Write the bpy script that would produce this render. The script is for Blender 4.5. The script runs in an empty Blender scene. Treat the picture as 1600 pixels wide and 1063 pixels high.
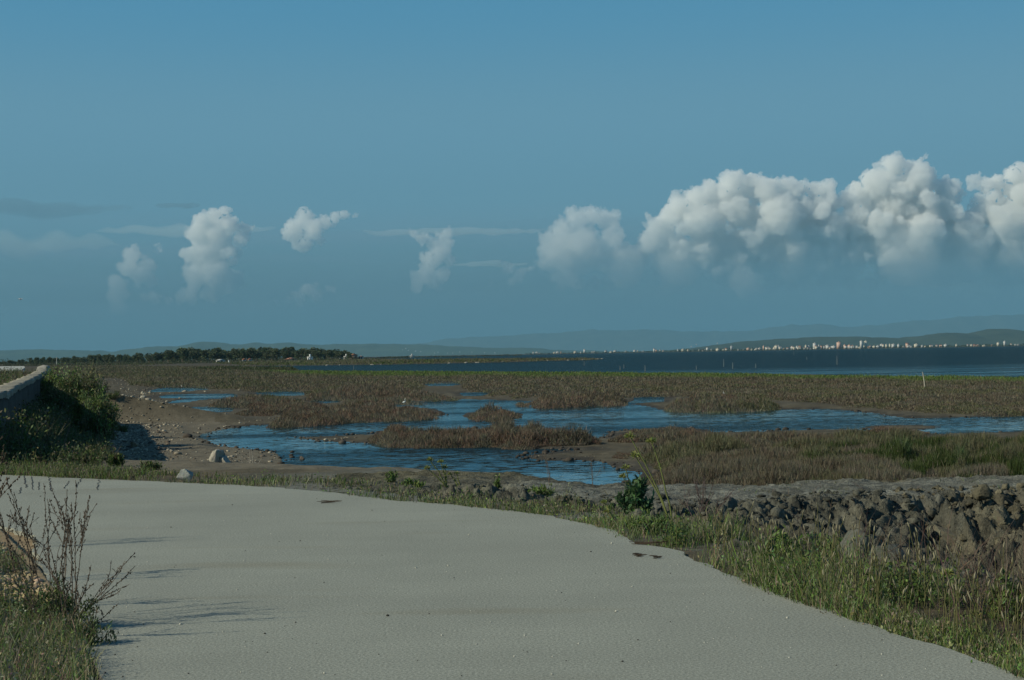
import bpy, math
import numpy as np
from mathutils import Matrix, Vector

# ------------------------------------------------------------------ camera
SC = bpy.context.scene
COL = SC.collection
F = 2400.0                      # focal length in photo pixels (photo 1600 wide)
CAMZ = 2.0                      # eye above the road
PITCH = math.radians(0.525)
ROLL = math.radians(-0.99)
cam_d = bpy.data.cameras.new('camera')
cam = bpy.data.objects.new('camera', cam_d)
COL.objects.link(cam)
SC.camera = cam
cam_d.sensor_width = 36.0
cam_d.lens = 36.0 * F / 1600.0
cam_d.clip_start = 0.2
cam_d.clip_end = 250000.0
RM = Matrix.Rotation(math.pi / 2 + PITCH, 3, 'X') @ Matrix.Rotation(ROLL, 3, 'Z')
cam.matrix_world = Matrix.Translation((0, 0, CAMZ)) @ RM.to_4x4()
RN = np.array(RM)

# ------------------------------------------------------------------ light
SUN_EL = math.radians(32.0)
SUN_DIR = Vector((-0.955, -0.295, 0)).normalized()          # horizontal direction towards the sun
sun_vec = Vector((SUN_DIR.x * math.cos(SUN_EL), SUN_DIR.y * math.cos(SUN_EL), math.sin(SUN_EL)))
sl = bpy.data.lights.new('sun', 'SUN')
sl.energy = 4.1
sl.angle = math.radians(0.5)
sl.color = (1.0, 0.95, 0.76)
so = bpy.data.objects.new('sun', sl)
COL.objects.link(so)
so.rotation_euler = sun_vec.to_track_quat('Z', 'Y').to_euler()
so.location = (0, 0, 60)

W = bpy.data.worlds.new('World')
SC.world = W
W.use_nodes = True
nt = W.node_tree
nt.nodes.clear()
wo = nt.nodes.new('ShaderNodeOutputWorld')
bg = nt.nodes.new('ShaderNodeBackground')
bg.inputs[1].default_value = 0.085
sky = nt.nodes.new('ShaderNodeTexSky')
sky.sky_type = 'NISHITA'
sky.sun_disc = False
sky.sun_elevation = SUN_EL
sky.sun_rotation = math.atan2(SUN_DIR.x, SUN_DIR.y)
sky.air_density = 1.0
sky.dust_density = 0.3
sky.ozone_density = 1.2
tint = nt.nodes.new('ShaderNodeMix'); tint.data_type = 'RGBA'; tint.blend_type = 'MIX'
tint.inputs[0].default_value = 0.88
spz = nt.nodes.new('ShaderNodeSeparateXYZ')
ramp = nt.nodes.new('ShaderNodeValToRGB'); ramp.color_ramp.interpolation = 'EASE'
SKYC = [(0.0, (.058, .190, .262)), (0.04, (.075, .222, .305)), (0.10, (.108, .288, .405)), (0.15, (.118, .305, .430)), (0.23, (.074, .278, .445)), (0.5, (.035, .14, .28)), (1.0, (.02, .08, .2))]
while len(ramp.color_ramp.elements) < len(SKYC): ramp.color_ramp.elements.new(0.5)
for e_, (p_, c_) in zip(ramp.color_ramp.elements, SKYC): e_.position = p_; e_.color = (*c_, 1)
rscale = nt.nodes.new('ShaderNodeVectorMath'); rscale.operation = 'SCALE'; rscale.inputs['Scale'].default_value = 1 / 0.085
# thin stratus streaks low in the sky, by direction
tc = nt.nodes.new('ShaderNodeTexCoord')
mp = nt.nodes.new('ShaderNodeMapping'); mp.inputs['Scale'].default_value = (2.2, 2.2, 46.0)
nz = nt.nodes.new('ShaderNodeTexNoise'); nz.inputs['Scale'].default_value = 1.6
nz.inputs['Detail'].default_value = 6; nz.inputs['Roughness'].default_value = 0.62
cr = nt.nodes.new('ShaderNodeMapRange'); cr.inputs[1].default_value = 0.47; cr.inputs[2].default_value = 0.75
sp = nt.nodes.new('ShaderNodeSeparateXYZ')
band = nt.nodes.new('ShaderNodeMapRange'); band.interpolation_type = 'SMOOTHSTEP'
band.inputs[1].default_value = 0.105; band.inputs[2].default_value = 0.07
mul = nt.nodes.new('ShaderNodeMath'); mul.operation = 'MULTIPLY'
mul2 = nt.nodes.new('ShaderNodeMath'); mul2.operation = 'MULTIPLY'; mul2.inputs[1].default_value = 0.8
mixs = nt.nodes.new('ShaderNodeMix'); mixs.data_type = 'RGBA'
mixs.inputs[7].default_value = (1.9, 3.4, 4.5, 1)
L = nt.links.new
L(tc.outputs['Generated'], mp.inputs[0]); L(mp.outputs[0], nz.inputs[0]); L(nz.outputs[0], cr.inputs[0])
L(tc.outputs['Generated'], sp.inputs[0]); L(sp.outputs[2], band.inputs[0])
L(cr.outputs[0], mul.inputs[0]); L(band.outputs[0], mul.inputs[1]); L(mul.outputs[0], mul2.inputs[0])
L(tc.outputs['Generated'], spz.inputs[0]); L(spz.outputs[2], ramp.inputs[0]); L(ramp.outputs[0], rscale.inputs[0]); L(rscale.outputs[0], tint.inputs[7])
L(sky.outputs[0], tint.inputs[6]); L(tint.outputs[2], mixs.inputs[6]); L(mul2.outputs[0], mixs.inputs[0])
L(mixs.outputs[2], bg.inputs[0]); L(bg.outputs[0], wo.inputs[0])

SC.view_settings.view_transform = 'Standard'
SC.view_settings.look = 'None'
SC.view_settings.exposure = 0.0
SC.view_settings.gamma = 1.0
SC.render.engine = 'CYCLES'
SC.cycles.max_bounces = 12
SC.cycles.diffuse_bounces = 2
SC.cycles.glossy_bounces = 2
SC.cycles.transparent_max_bounces = 12
SC.cycles.volume_bounces = 10
SC.cycles.use_denoising = True

# ------------------------------------------------------------------ helpers
rng = np.random.default_rng(11)

def ray(px, py):
    px = np.asarray(px, float); py = np.asarray(py, float)
    d = np.stack([(px - 800) / F, (531.5 - py) / F, -np.ones_like(px + py)], -1)
    return d @ RN.T

def gp(px, py, z):
    """ground point seen at a photo pixel, on the plane of height z"""
    d = ray(px, py)
    t = (z - CAMZ) / np.minimum(d[..., 2], -1e-6)
    t = np.minimum(t, 60000)
    return np.stack([d[..., 0] * t, d[..., 1] * t], -1)

def hz(px):
    return 553.5 - (px - 800) * 0.01728

def at(px, D, z=None):
    """world xy at photo column px and distance D"""
    k = (px - 800) / F
    return k * D, D

def topix(P):
    P = np.asarray(P, float) - np.array([0, 0, CAMZ])
    c = P @ RN
    return np.stack([800 + F * c[..., 0] / -c[..., 2], 531.5 - F * c[..., 1] / -c[..., 2]], -1)

def h2(ix, iy, s=0):
    ix = ix.astype(np.int64); iy = iy.astype(np.int64)
    h = (ix * 374761393 + iy * 668265263 + s * 1442695041) & 0xffffffff
    h = ((h ^ (h >> 13)) * 1274126177) & 0xffffffff
    return ((h ^ (h >> 16)) & 0xffffff) / float(0xffffff)

def h3(ix, iy, iz, s=0):
    return h2(ix + iz * 1619, iy + iz * 31337, s)

def vn(x, y, s=0):
    x0 = np.floor(x); y0 = np.floor(y); fx = x - x0; fy = y - y0
    fx = fx * fx * (3 - 2 * fx); fy = fy * fy * (3 - 2 * fy)
    return ((h2(x0, y0, s) * (1 - fx) + h2(x0 + 1, y0, s) * fx) * (1 - fy)
            + (h2(x0, y0 + 1, s) * (1 - fx) + h2(x0 + 1, y0 + 1, s) * fx) * fy) - 0.5

def fbm(x, y, o=4, s=0, g=0.5):
    r = 0; a = 1.0
    for i in range(o):
        r = r + a * vn(x * 2 ** i + 17.3 * i, y * 2 ** i - 9.1 * i, s + i); a *= g
    return r

def vn3(p, s=0):
    f = np.floor(p); t = p - f; t = t * t * (3 - 2 * t); r = 0
    for i in (0, 1):
        for j in (0, 1):
            for k in (0, 1):
                w = np.where(i, t[:, 0], 1 - t[:, 0]) * np.where(j, t[:, 1], 1 - t[:, 1]) * np.where(k, t[:, 2], 1 - t[:, 2])
                r = r + w * h3(f[:, 0] + i, f[:, 1] + j, f[:, 2] + k, s)
    return r - 0.5

def worley3(p, s=0):
    f = np.floor(p); best = np.full(len(p), 9.0)
    for i in (-1, 0, 1):
        for j in (-1, 0, 1):
            for k in (-1, 0, 1):
                c = f + (i, j, k)
                q = np.stack([h3(c[:, 0], c[:, 1], c[:, 2], s + m) for m in (1, 2, 3)], -1) + c
                best = np.minimum(best, ((q - p) ** 2).sum(1))
    return np.sqrt(best)

def worley2(x, y, s=0):
    f = np.floor(x); g = np.floor(y); b1 = np.full(x.shape, 9.0); b2 = b1.copy(); idv = np.zeros(x.shape)
    for i in (-1, 0, 1):
        for j in (-1, 0, 1):
            cx = f + i; cy = g + j
            d = (h2(cx, cy, s + 1) + cx - x) ** 2 + (h2(cx, cy, s + 2) + cy - y) ** 2
            nearer = d < b1
            b2 = np.where(nearer, b1, np.minimum(b2, d)); idv = np.where(nearer, h2(cx, cy, s + 3), idv); b1 = np.where(nearer, d, b1)
    return np.sqrt(b1), np.sqrt(b2), idv

def inpoly(x, y, poly):
    r = np.zeros(x.shape, bool)
    n = len(poly)
    for i in range(n):
        x1, y1 = poly[i]; x2, y2 = poly[(i + 1) % n]
        if y1 == y2: continue
        c = ((y1 > y) != (y2 > y)) & (x < (x2 - x1) * (y - y1) / (y2 - y1) + x1)
        r ^= c
    return r

def sdist(x, y, poly, far=60.0):
    """signed distance to a polygon in metres, + outside, - inside, capped at far"""
    poly = np.asarray(poly, float)
    out = np.full(x.shape, float(far))
    lo = poly.min(0) - far; hi = poly.max(0) + far
    m = (x > lo[0]) & (x < hi[0]) & (y > lo[1]) & (y < hi[1])
    if not m.any(): return out
    xs = x[m]; ys = y[m]; d = np.full(xs.shape, float(far * far))
    n = len(poly)
    for i in range(n):
        a = poly[i]; b = poly[(i + 1) % n]; ab = b - a; L2 = max((ab ** 2).sum(), 1e-9)
        t = np.clip(((xs - a[0]) * ab[0] + (ys - a[1]) * ab[1]) / L2, 0, 1)
        d = np.minimum(d, (xs - a[0] - t * ab[0]) ** 2 + (ys - a[1] - t * ab[1]) ** 2)
    d = np.sqrt(d)
    out[m] = np.where(inpoly(xs, ys, poly), -d, d)
    return out

def sstep(a, b, x):
    t = np.clip((x - a) / (b - a), 0, 1)
    return t * t * (3 - 2 * t)

# ---- mesh from arrays
def mesh_arrays(name, V, faces, mat=None, col=None, smooth=False, parent=None, loc=(0, 0, 0)):
    """faces: list of int arrays (k,3) or (k,4)"""
    me = bpy.data.meshes.new(name)
    V = np.asarray(V, np.float32)
    if not isinstance(faces, (list, tuple)): faces = [faces]
    faces = [np.asarray(f, np.int32) for f in faces if len(f)]
    nl = sum(f.size for f in faces); npoly = sum(len(f) for f in faces)
    me.vertices.add(len(V)); me.vertices.foreach_set('co', V.ravel())
    me.loops.add(nl); me.loops.foreach_set('vertex_index', np.concatenate([f.ravel() for f in faces]))
    me.polygons.add(npoly)
    sizes = np.concatenate([np.full(len(f), f.shape[1], np.int32) for f in faces])
    st = np.concatenate([[0], np.cumsum(sizes)[:-1]]).astype(np.int32)
    me.polygons.foreach_set('loop_start', st)
    me.polygons.foreach_set('loop_total', sizes)
    if smooth: me.polygons.foreach_set('use_smooth', np.ones(npoly, bool))
    if col is not None:
        a = me.color_attributes.new('Col', 'FLOAT_COLOR', 'POINT')
        c = np.ones((len(V), 4), np.float32); c[:, :3] = col
        a.data.foreach_set('color', c.ravel())
    me.update(calc_edges=True)
    if mat: me.materials.append(mat)
    o = bpy.data.objects.new(name, me)
    COL.objects.link(o)
    o.location = loc
    if parent is not None: o.parent = parent
    return o

def tag(o, label=None, cat=None, group=None, kind=None):
    if label: o['label'] = label
    if cat: o['category'] = cat
    if group: o['group'] = group
    if kind: o['kind'] = kind
    return o

def empty(name, loc, rz=0.0):
    o = bpy.data.objects.new(name, None)
    COL.objects.link(o); o.location = loc; o.rotation_euler = (0, 0, rz); o.empty_display_size = 0.2
    return o

def copy_tree(o, parent=None):
    c = o.copy(); COL.objects.link(c); c.parent = parent
    for ch in list(o.children): copy_tree(ch, c)
    return c

class MB:
    """collects pieces into one mesh"""
    def __init__(s): s.V = []; s.T = []; s.Q = []; s.C = []; s.n = 0
    def add(s, V, T=None, Q=None, col=(1, 1, 1)):
        V = np.asarray(V, float); s.V.append(V)
        if T is not None and len(T): s.T.append(np.asarray(T, int) + s.n)
        if Q is not None and len(Q): s.Q.append(np.asarray(Q, int) + s.n)
        c = np.asarray(col, float)
        s.C.append(np.broadcast_to(c, (len(V), 3)) if c.ndim == 1 else c); s.n += len(V)
    def box(s, x0, x1, y0, y1, z0, z1, col=(1, 1, 1)):
        V = [(x, y, z) for z in (z0, z1) for y in (y0, y1) for x in (x0, x1)]
        s.add(V, Q=[(0, 2, 3, 1), (4, 5, 7, 6), (0, 1, 5, 4), (2, 6, 7, 3), (0, 4, 6, 2), (1, 3, 7, 5)], col=col)
    def tube(s, pts, rad, n=5, col=(1, 1, 1), cap=True):
        pts = np.asarray(pts, float); rad = np.broadcast_to(np.asarray(rad, float), (len(pts),))
        tg = np.gradient(pts, axis=0); tg /= np.linalg.norm(tg, axis=1)[:, None] + 1e-12
        ref = np.array([0.31, 0.17, 0.93]) if abs(tg[0] @ np.array([0.31, 0.17, 0.93])) < 0.9 else np.array([1.0, 0, 0])
        u = np.cross(tg, ref); u /= np.linalg.norm(u, axis=1)[:, None]; v = np.cross(tg, u)
        a = np.arange(n) / n * 2 * np.pi
        V = (pts[:, None] + rad[:, None, None] * (np.cos(a)[None, :, None] * u[:, None] + np.sin(a)[None, :, None] * v[:, None])).reshape(-1, 3)
        Q = []
        for i in range(len(pts) - 1):
            for j in range(n):
                k = (j + 1) % n; Q.append((i * n + j, i * n + k, (i + 1) * n + k, (i + 1) * n + j))
        s.add(V, Q=Q, col=col)
    def blob(s, c, r, col=(1, 1, 1), sub=0):
        V, T = ICO[sub]
        s.add(V * np.asarray(r) + np.asarray(c), T=T, col=col)
    def build(s, name, mat, parent=None, smooth=False, loc=(0, 0, 0)):
        f = []
        if s.T: f.append(np.concatenate(s.T))
        if s.Q: f.append(np.concatenate(s.Q))
        return mesh_arrays(name, np.concatenate(s.V), f, mat, np.concatenate(s.C), smooth, parent, loc)

def ico(sub):
    import bmesh
    b = bmesh.new(); bmesh.ops.create_icosphere(b, subdivisions=sub, radius=1.0)
    V = np.array([v.co[:] for v in b.verts]); T = np.array([[v.index for v in f.verts] for f in b.faces]); b.free()
    return V, T
ICO = {0: ico(1), 1: ico(2), 2: ico(3), 3: ico(4)}

def blades(P, H, Wd, lean=0.35, bend=0.25, seg=1, col=None, up=None, r=rng):
    """grass blades / twigs from points P; returns V, T, C"""
    n = len(P); H = np.broadcast_to(H, (n,)); Wd = np.broadcast_to(Wd, (n,))
    a = r.uniform(0, 2 * np.pi, n); side = np.stack([np.cos(a), np.sin(a), np.zeros(n)], -1)
    b = r.uniform(0, 2 * np.pi, n); l = r.uniform(0, 1, n) ** 0.7 * lean
    d = np.stack([np.cos(b) * l, np.sin(b) * l, np.ones(n)], -1) if up is None else up + np.stack([np.cos(b) * l, np.sin(b) * l, l * 0], -1)
    d /= np.linalg.norm(d, axis=1)[:, None]
    drop = np.stack([np.cos(b), np.sin(b), -np.ones(n) * 0.4], -1) * (bend * H)[:, None] * r.uniform(0, 1, n)[:, None]
    s2 = side * (Wd * 0.5)[:, None]
    if seg == 1:
        V = np.stack([P - s2, P + s2, P + d * H[:, None] + drop], 1).reshape(-1, 3)
        T = np.arange(n)[:, None] * 3 + np.array([[0, 1, 2]]); k = 3
    else:
        M = P + d * (H * 0.55)[:, None] + drop * 0.25
        V = np.stack([P - s2, P + s2, M - s2 * 0.8, M + s2 * 0.8, P + d * H[:, None] + drop], 1).reshape(-1, 3)
        i = np.arange(n)[:, None] * 5
        T = np.concatenate([i + [[0, 1, 2]], i + [[1, 3, 2]], i + [[2, 3, 4]]]); k = 5
    C = None if col is None else np.repeat(col, k, axis=0)
    return V, T, C

def leaves(P, N, size, aspect=0.45, col=None, r=rng):
    """small diamond leaves at P with directions N"""
    n = len(P); size = np.broadcast_to(size, (n,))
    N = N / (np.linalg.norm(N, axis=1)[:, None] + 1e-9)
    q = r.normal(size=(n, 3)); s = np.cross(N, q); s /= np.linalg.norm(s, axis=1)[:, None] + 1e-9
    s = s * (size * aspect * 0.5)[:, None]; L_ = N * size[:, None]
    V = np.stack([P, P + L_ * 0.5 + s, P + L_, P + L_ * 0.5 - s], 1).reshape(-1, 3)
    Q = np.arange(n)[:, None] * 4 + np.array([[0, 1, 2, 3]])
    return V, Q, (None if col is None else np.repeat(col, 4, axis=0))

def vary(base, n, hue=0.10, val=0.25, r=rng):
    base = np.asarray(base, float)
    if base.ndim == 1: base = np.tile(base, (n, 1))
    return np.clip(base * (1 + r.normal(0, hue, (n, 3))) * np.exp(r.normal(0, val, n))[:, None], 0, 0.9)

# ------------------------------------------------------------------ materials
def newmat(name):
    m = bpy.data.materials.new(name); m.use_nodes = True
    n = m.node_tree; b = n.nodes['Principled BSDF']
    return m, n, b

def mat_attr(name, rough=0.9, nscale=0, namp=0.3, bump=0.0, bscale=None, spec=0.25, trans=0.0, scale2=None, dist=0.05):
    """base colour from the mesh's own colour, broken up by procedural noise"""
    m, n, b = newmat(name)
    at_ = n.nodes.new('ShaderNodeAttribute'); at_.attribute_name = 'Col'
    out = at_.outputs['Color']
    geo = n.nodes.new('ShaderNodeNewGeometry')
    if nscale:
        nz = n.nodes.new('ShaderNodeTexNoise'); nz.inputs['Scale'].default_value = nscale
        nz.inputs['Detail'].default_value = 6; nz.inputs['Roughness'].default_value = 0.7
        n.links.new(geo.outputs['Position'], nz.inputs[0])
        mr = n.nodes.new('ShaderNodeMapRange'); mr.inputs[1].default_value = 0.25; mr.inputs[2].default_value = 0.75
        mr.inputs[3].default_value = 1 - namp; mr.inputs[4].default_value = 1 + namp
        n.links.new(nz.outputs[0], mr.inputs[0])
        mx = n.nodes.new('ShaderNodeVectorMath'); mx.operation = 'SCALE'
        n.links.new(out, mx.inputs[0]); n.links.new(mr.outputs[0], mx.inputs['Scale']); out = mx.outputs[0]
    n.links.new(out, b.inputs['Base Color'])
    b.inputs['Roughness'].default_value = rough
    b.inputs['Specular IOR Level'].default_value = spec
    if bump:
        nb = n.nodes.new('ShaderNodeTexNoise'); nb.inputs['Scale'].default_value = bscale or nscale
        nb.inputs['Detail'].default_value = 5; nb.inputs['Roughness'].default_value = 0.65
        n.links.new(geo.outputs['Position'], nb.inputs[0])
        bp = n.nodes.new('ShaderNodeBump'); bp.inputs['Strength'].default_value = bump; bp.inputs['Distance'].default_value = dist
        n.links.new(nb.outputs[0], bp.inputs['Height']); n.links.new(bp.outputs[0], b.inputs['Normal'])
    if trans:
        tr = n.nodes.new('ShaderNodeBsdfTranslucent'); n.links.new(out, tr.inputs[0])
        ms = n.nodes.new('ShaderNodeMixShader'); ms.inputs[0].default_value = trans
        n.links.new(b.outputs[0], ms.inputs[1]); n.links.new(tr.outputs[0], ms.inputs[2])
        n.links.new(ms.outputs[0], n.nodes['Material Output'].inputs[0])
    return m

M_ground = mat_attr('earth', 0.95, 3.0, 0.35, 0.6, 9.0, 0.15)
M_clay = mat_attr('clay', 0.95, 14.0, 0.45, 1.0, 26.0, 0.12, dist=0.05)
M_leaf = mat_attr('foliage', 0.7, 0, spec=0.25, trans=0.25)
M_twig = mat_attr('twigs', 0.9, 0, spec=0.1)
M_stone = mat_attr('stone', 0.9, 14.0, 0.25, 0.7, 30.0, 0.2, dist=0.02)
M_plain = mat_attr('painted', 0.8, 0.15, 0.08, spec=0.2)
M_hill = mat_attr('hill_cover', 1.0, 0.004, 0.35, spec=0.0)
M_feather = mat_attr('feathers', 0.8, 0, spec=0.1, trans=0.1)

def water_mat(name, s1, s2, b1, rough, flatpatch):
    m, n, b = newmat(name)
    geo = n.nodes.new('ShaderNodeNewGeometry')
    mp = n.nodes.new('ShaderNodeMapping'); mp.inputs['Scale'].default_value = (0.55, 1.0, 1.0)
    mp.inputs['Rotation'].default_value = (0, 0, 0.25)
    n.links.new(geo.outputs['Position'], mp.inputs[0])
    a = n.nodes.new('ShaderNodeTexNoise'); a.inputs['Scale'].default_value = s1; a.inputs['Detail'].default_value = 4; a.inputs['Roughness'].default_value = 0.6
    c = n.nodes.new('ShaderNodeTexNoise'); c.inputs['Scale'].default_value = s2; c.inputs['Detail'].default_value = 3
    n.links.new(mp.outputs[0], a.inputs[0])
    # ripples: the normal leans by a noise vector, calmer in long streaks
    mr = n.nodes.new('ShaderNodeMapRange'); mr.inputs[1].default_value = 0.43; mr.inputs[2].default_value = 0.60
    mr.inputs[3].default_value = flatpatch; mr.inputs[4].default_value = b1
    n.links.new(c.outputs[0], mr.inputs[0])
    sub = n.nodes.new('ShaderNodeVectorMath'); sub.operation = 'SUBTRACT'; sub.inputs[1].default_value = (0.5, 0.5, 0.5)
    n.links.new(a.outputs['Color'], sub.inputs[0])
    scl = n.nodes.new('ShaderNodeVectorMath'); scl.operation = 'SCALE'; n.links.new(sub.outputs[0], scl.inputs[0]); n.links.new(mr.outputs[0], scl.inputs['Scale'])
    ml = n.nodes.new('ShaderNodeVectorMath'); ml.operation = 'MULTIPLY'; ml.inputs[1].default_value = (1, 1, 0); n.links.new(scl.outputs[0], ml.inputs[0])
    ad = n.nodes.new('ShaderNodeVectorMath'); ad.inputs[1].default_value = (0, 0, 1); n.links.new(ml.outputs[0], ad.inputs[0])
    nm = n.nodes.new('ShaderNodeVectorMath'); nm.operation = 'NORMALIZE'; n.links.new(ad.outputs[0], nm.inputs[0])
    sy = n.nodes.new('ShaderNodeSeparateXYZ'); n.links.new(geo.outputs['Position'], sy.inputs[0])
    op = n.nodes.new('ShaderNodeMapRange'); op.inputs[1].default_value = 200; op.inputs[2].default_value = 300; n.links.new(sy.outputs[1], op.inputs[0])
    cm = n.nodes.new('ShaderNodeMapRange'); cm.inputs[1].default_value = 0.42; cm.inputs[2].default_value = 0.60; cm.inputs[3].default_value = 0.62; cm.inputs[4].default_value = 0.20
    n.links.new(c.outputs[0], cm.inputs[0])
    mxo = n.nodes.new('ShaderNodeMix'); n.links.new(op.outputs[0], mxo.inputs[0]); n.links.new(cm.outputs[0], mxo.inputs[2]); mxo.inputs[3].default_value = 0.13
    df = n.nodes.new('ShaderNodeBsdfDiffuse'); df.inputs[0].default_value = (0.012, 0.030, 0.042, 1)
    gl = n.nodes.new('ShaderNodeBsdfGlossy'); gl.inputs[0].default_value = (0.72, 0.93, 1.0, 1); gl.inputs['Roughness'].default_value = rough
    n.links.new(nm.outputs[0], gl.inputs['Normal'])
    ms = n.nodes.new('ShaderNodeMixShader'); n.links.new(mxo.outputs[0], ms.inputs[0]); n.links.new(df.outputs[0], ms.inputs[1]); n.links.new(gl.outputs[0], ms.inputs[2])
    n.links.new(ms.outputs[0], n.nodes['Material Output'].inputs[0]); n.nodes.remove(b)
    mp2 = n.nodes.new('ShaderNodeMapping'); mp2.inputs['Scale'].default_value = (0.35, 1.5, 1.0)
    n.links.new(geo.outputs['Position'], mp2.inputs[0]); n.links.new(mp2.outputs[0], c.inputs[0])
    return m
M_water = water_mat('pond_water', 4.0, 0.09, 0.9, 0.06, 0.30)

# ------------------------------------------------------------------ plan of the place (traced edges laid on the ground)
ZW = -1.5
def gpoly(pts, z=ZW): 
    a = np.array(pts, float); return gp(a[:, 0], a[:, 1], z)

W1 = gpoly([(303,686),(320,678),(345,671),(380,666),(420,664),(520,660),(545,656),(600,653),(692,650),(694,645),(680,639),(640,636),(597,635),(588,628),(620,626),(700,625),(740,624),(795,626),(828,627),(826,633),(840,637),(915,637),(925,634),(975,632),(979,629),(982,622),(1000,620),(1050,621),(1040,628),(1000,630),(985,632),(1010,634),(1030,638),(1035,641),(1100,641),(1200,640),(1300,640),(1340,643),(1370,646),(1395,651),(1420,654),(1500,653),(1600,650),(2100,642),(2100,664),(1600,674),(1470,678),(1380,676),(1340,670),(1250,671),(1150,675),(1110,676),(1100,671),(1050,667),(960,675),(948,683),(942,685),(870,679),(860,673),(800,671),(720,670),(640,674),(585,674),(575,678),(500,682),(458,685),(500,690),(545,693),(600,693),(700,692),(775,691),(757,696),(775,698),(800,701),(850,702),(900,701),(903,704),(860,707),(835,710),(806,715),(845,720),(900,720),(950,722),(965,730),(985,735),(1010,739),(995,750),(985,760),(930,764),(860,766),(780,768),(700,766),(680,757),(650,746),(600,740),(520,735),(440,728),(450,718),(445,712),(425,706),(400,704),(375,700),(340,696),(320,691)])
PONDS = [gpoly(p) for p in (
    [(232,612),(245,607),(270,605),(320,606),(330,609),(300,611),(270,613),(240,613)],
    [(233,621),(250,617.5),(300,615.5),(355,616),(362,620),(330,623),(300,628),(262,631),(270,627),(290,622.5),(255,623)],
    [(293,640),(310,637),(340,635),(368,635),(366,643),(345,644.5),(305,643.5)],
    [(405,613),(430,611),(475,611),(476,618),(440,619),(412,618)],
    [(482,623),(510,621),(560,620.5),(560,626),(520,629.5),(490,631)],
    [(665,600),(690,597),(720,598),(722,601),(700,603.5),(670,603.5)],
    [(715,614),(760,612.5),(795,614),(792,618),(720,619.5)],
    [(800,598.5),(835,597),(838,600),(808,601)])]
ISLES = [gpoly(p) for p in (
    [(724,651),(735,645),(760,643),(795,643),(818,646),(815,652),(770,654.5),(735,654)],
    [(1338,669),(1360,665),(1400,664),(1440,664),(1478,667),(1450,671.5),(1380,674)])]
LAG = gpoly([(470,578.5),(560,579.5),(800,581),(1000,582),(1200,584),(1400,588),(1600,590),(2300,600)]).tolist()
LAG += [[8000.0, 900.0], [9000.0, 6450.0], [-400.0, 6450.0]]
LAG += gpoly([(545,559.6),(580,560.6),(640,562),(720,562),(850,560.9),(925,559.9),(948,560.3),(925,562.3),(860,564),(800,566),(700,568),(600,570),(467,571.5),(400,572.5),(395,574),(462,574),(468,576)]).tolist()

ROADN = [(-400,735),(0,742),(100,746.5),(200,750.5),(300,755),(400,760),(500,768),(560,775),(640,784),(700,788),(760,794),(840,803),(900,815),(950,828),(980,842),(1000,849),(1050,858),(1100,880),(1155,905),(1200,922),(1250,940),(1300,955),(1340,970),(1400,990),(1450,1003),(1500,1020),(1560,1040),(1620,1065),(1800,1130),(1900,1200)]
ROADL = [(1900,1500),(200,1500),(150,1200),(148,1063),(138,1000),(105,940),(62,882),(0,822),(-400,800)]
road_far = gpoly(ROADN, 0.0); road_near = gpoly(ROADL, 0.0)
ROAD = np.concatenate([road_far, road_near])
MOUND = gpoly([(775,768),(800,762),(850,760),(1000,759),(1200,755),(1600,748),(2300,738),(2300,790),(1800,772),(1600,768),(1500,772),(1400,776),(1250,783),(1150,789),(1000,790),(900,788),(820,779)], -0.1)
WALL = np.array([(-9.9, 26.0), (-11.33, 34.0), (-15.8, 50.0), (-24.2, 80.0), (-40, 120), (-88, 270), (-118, 350)])
WALLTOP = np.array([1.15, 1.26, 1.38, 1.53])

def wall_side(x, y):
    """signed distance right of the wall line (+ towards the pond)"""
    wx = np.interp(y, WALL[:, 1], WALL[:, 0])
    return (x - wx) * 0.96

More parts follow.
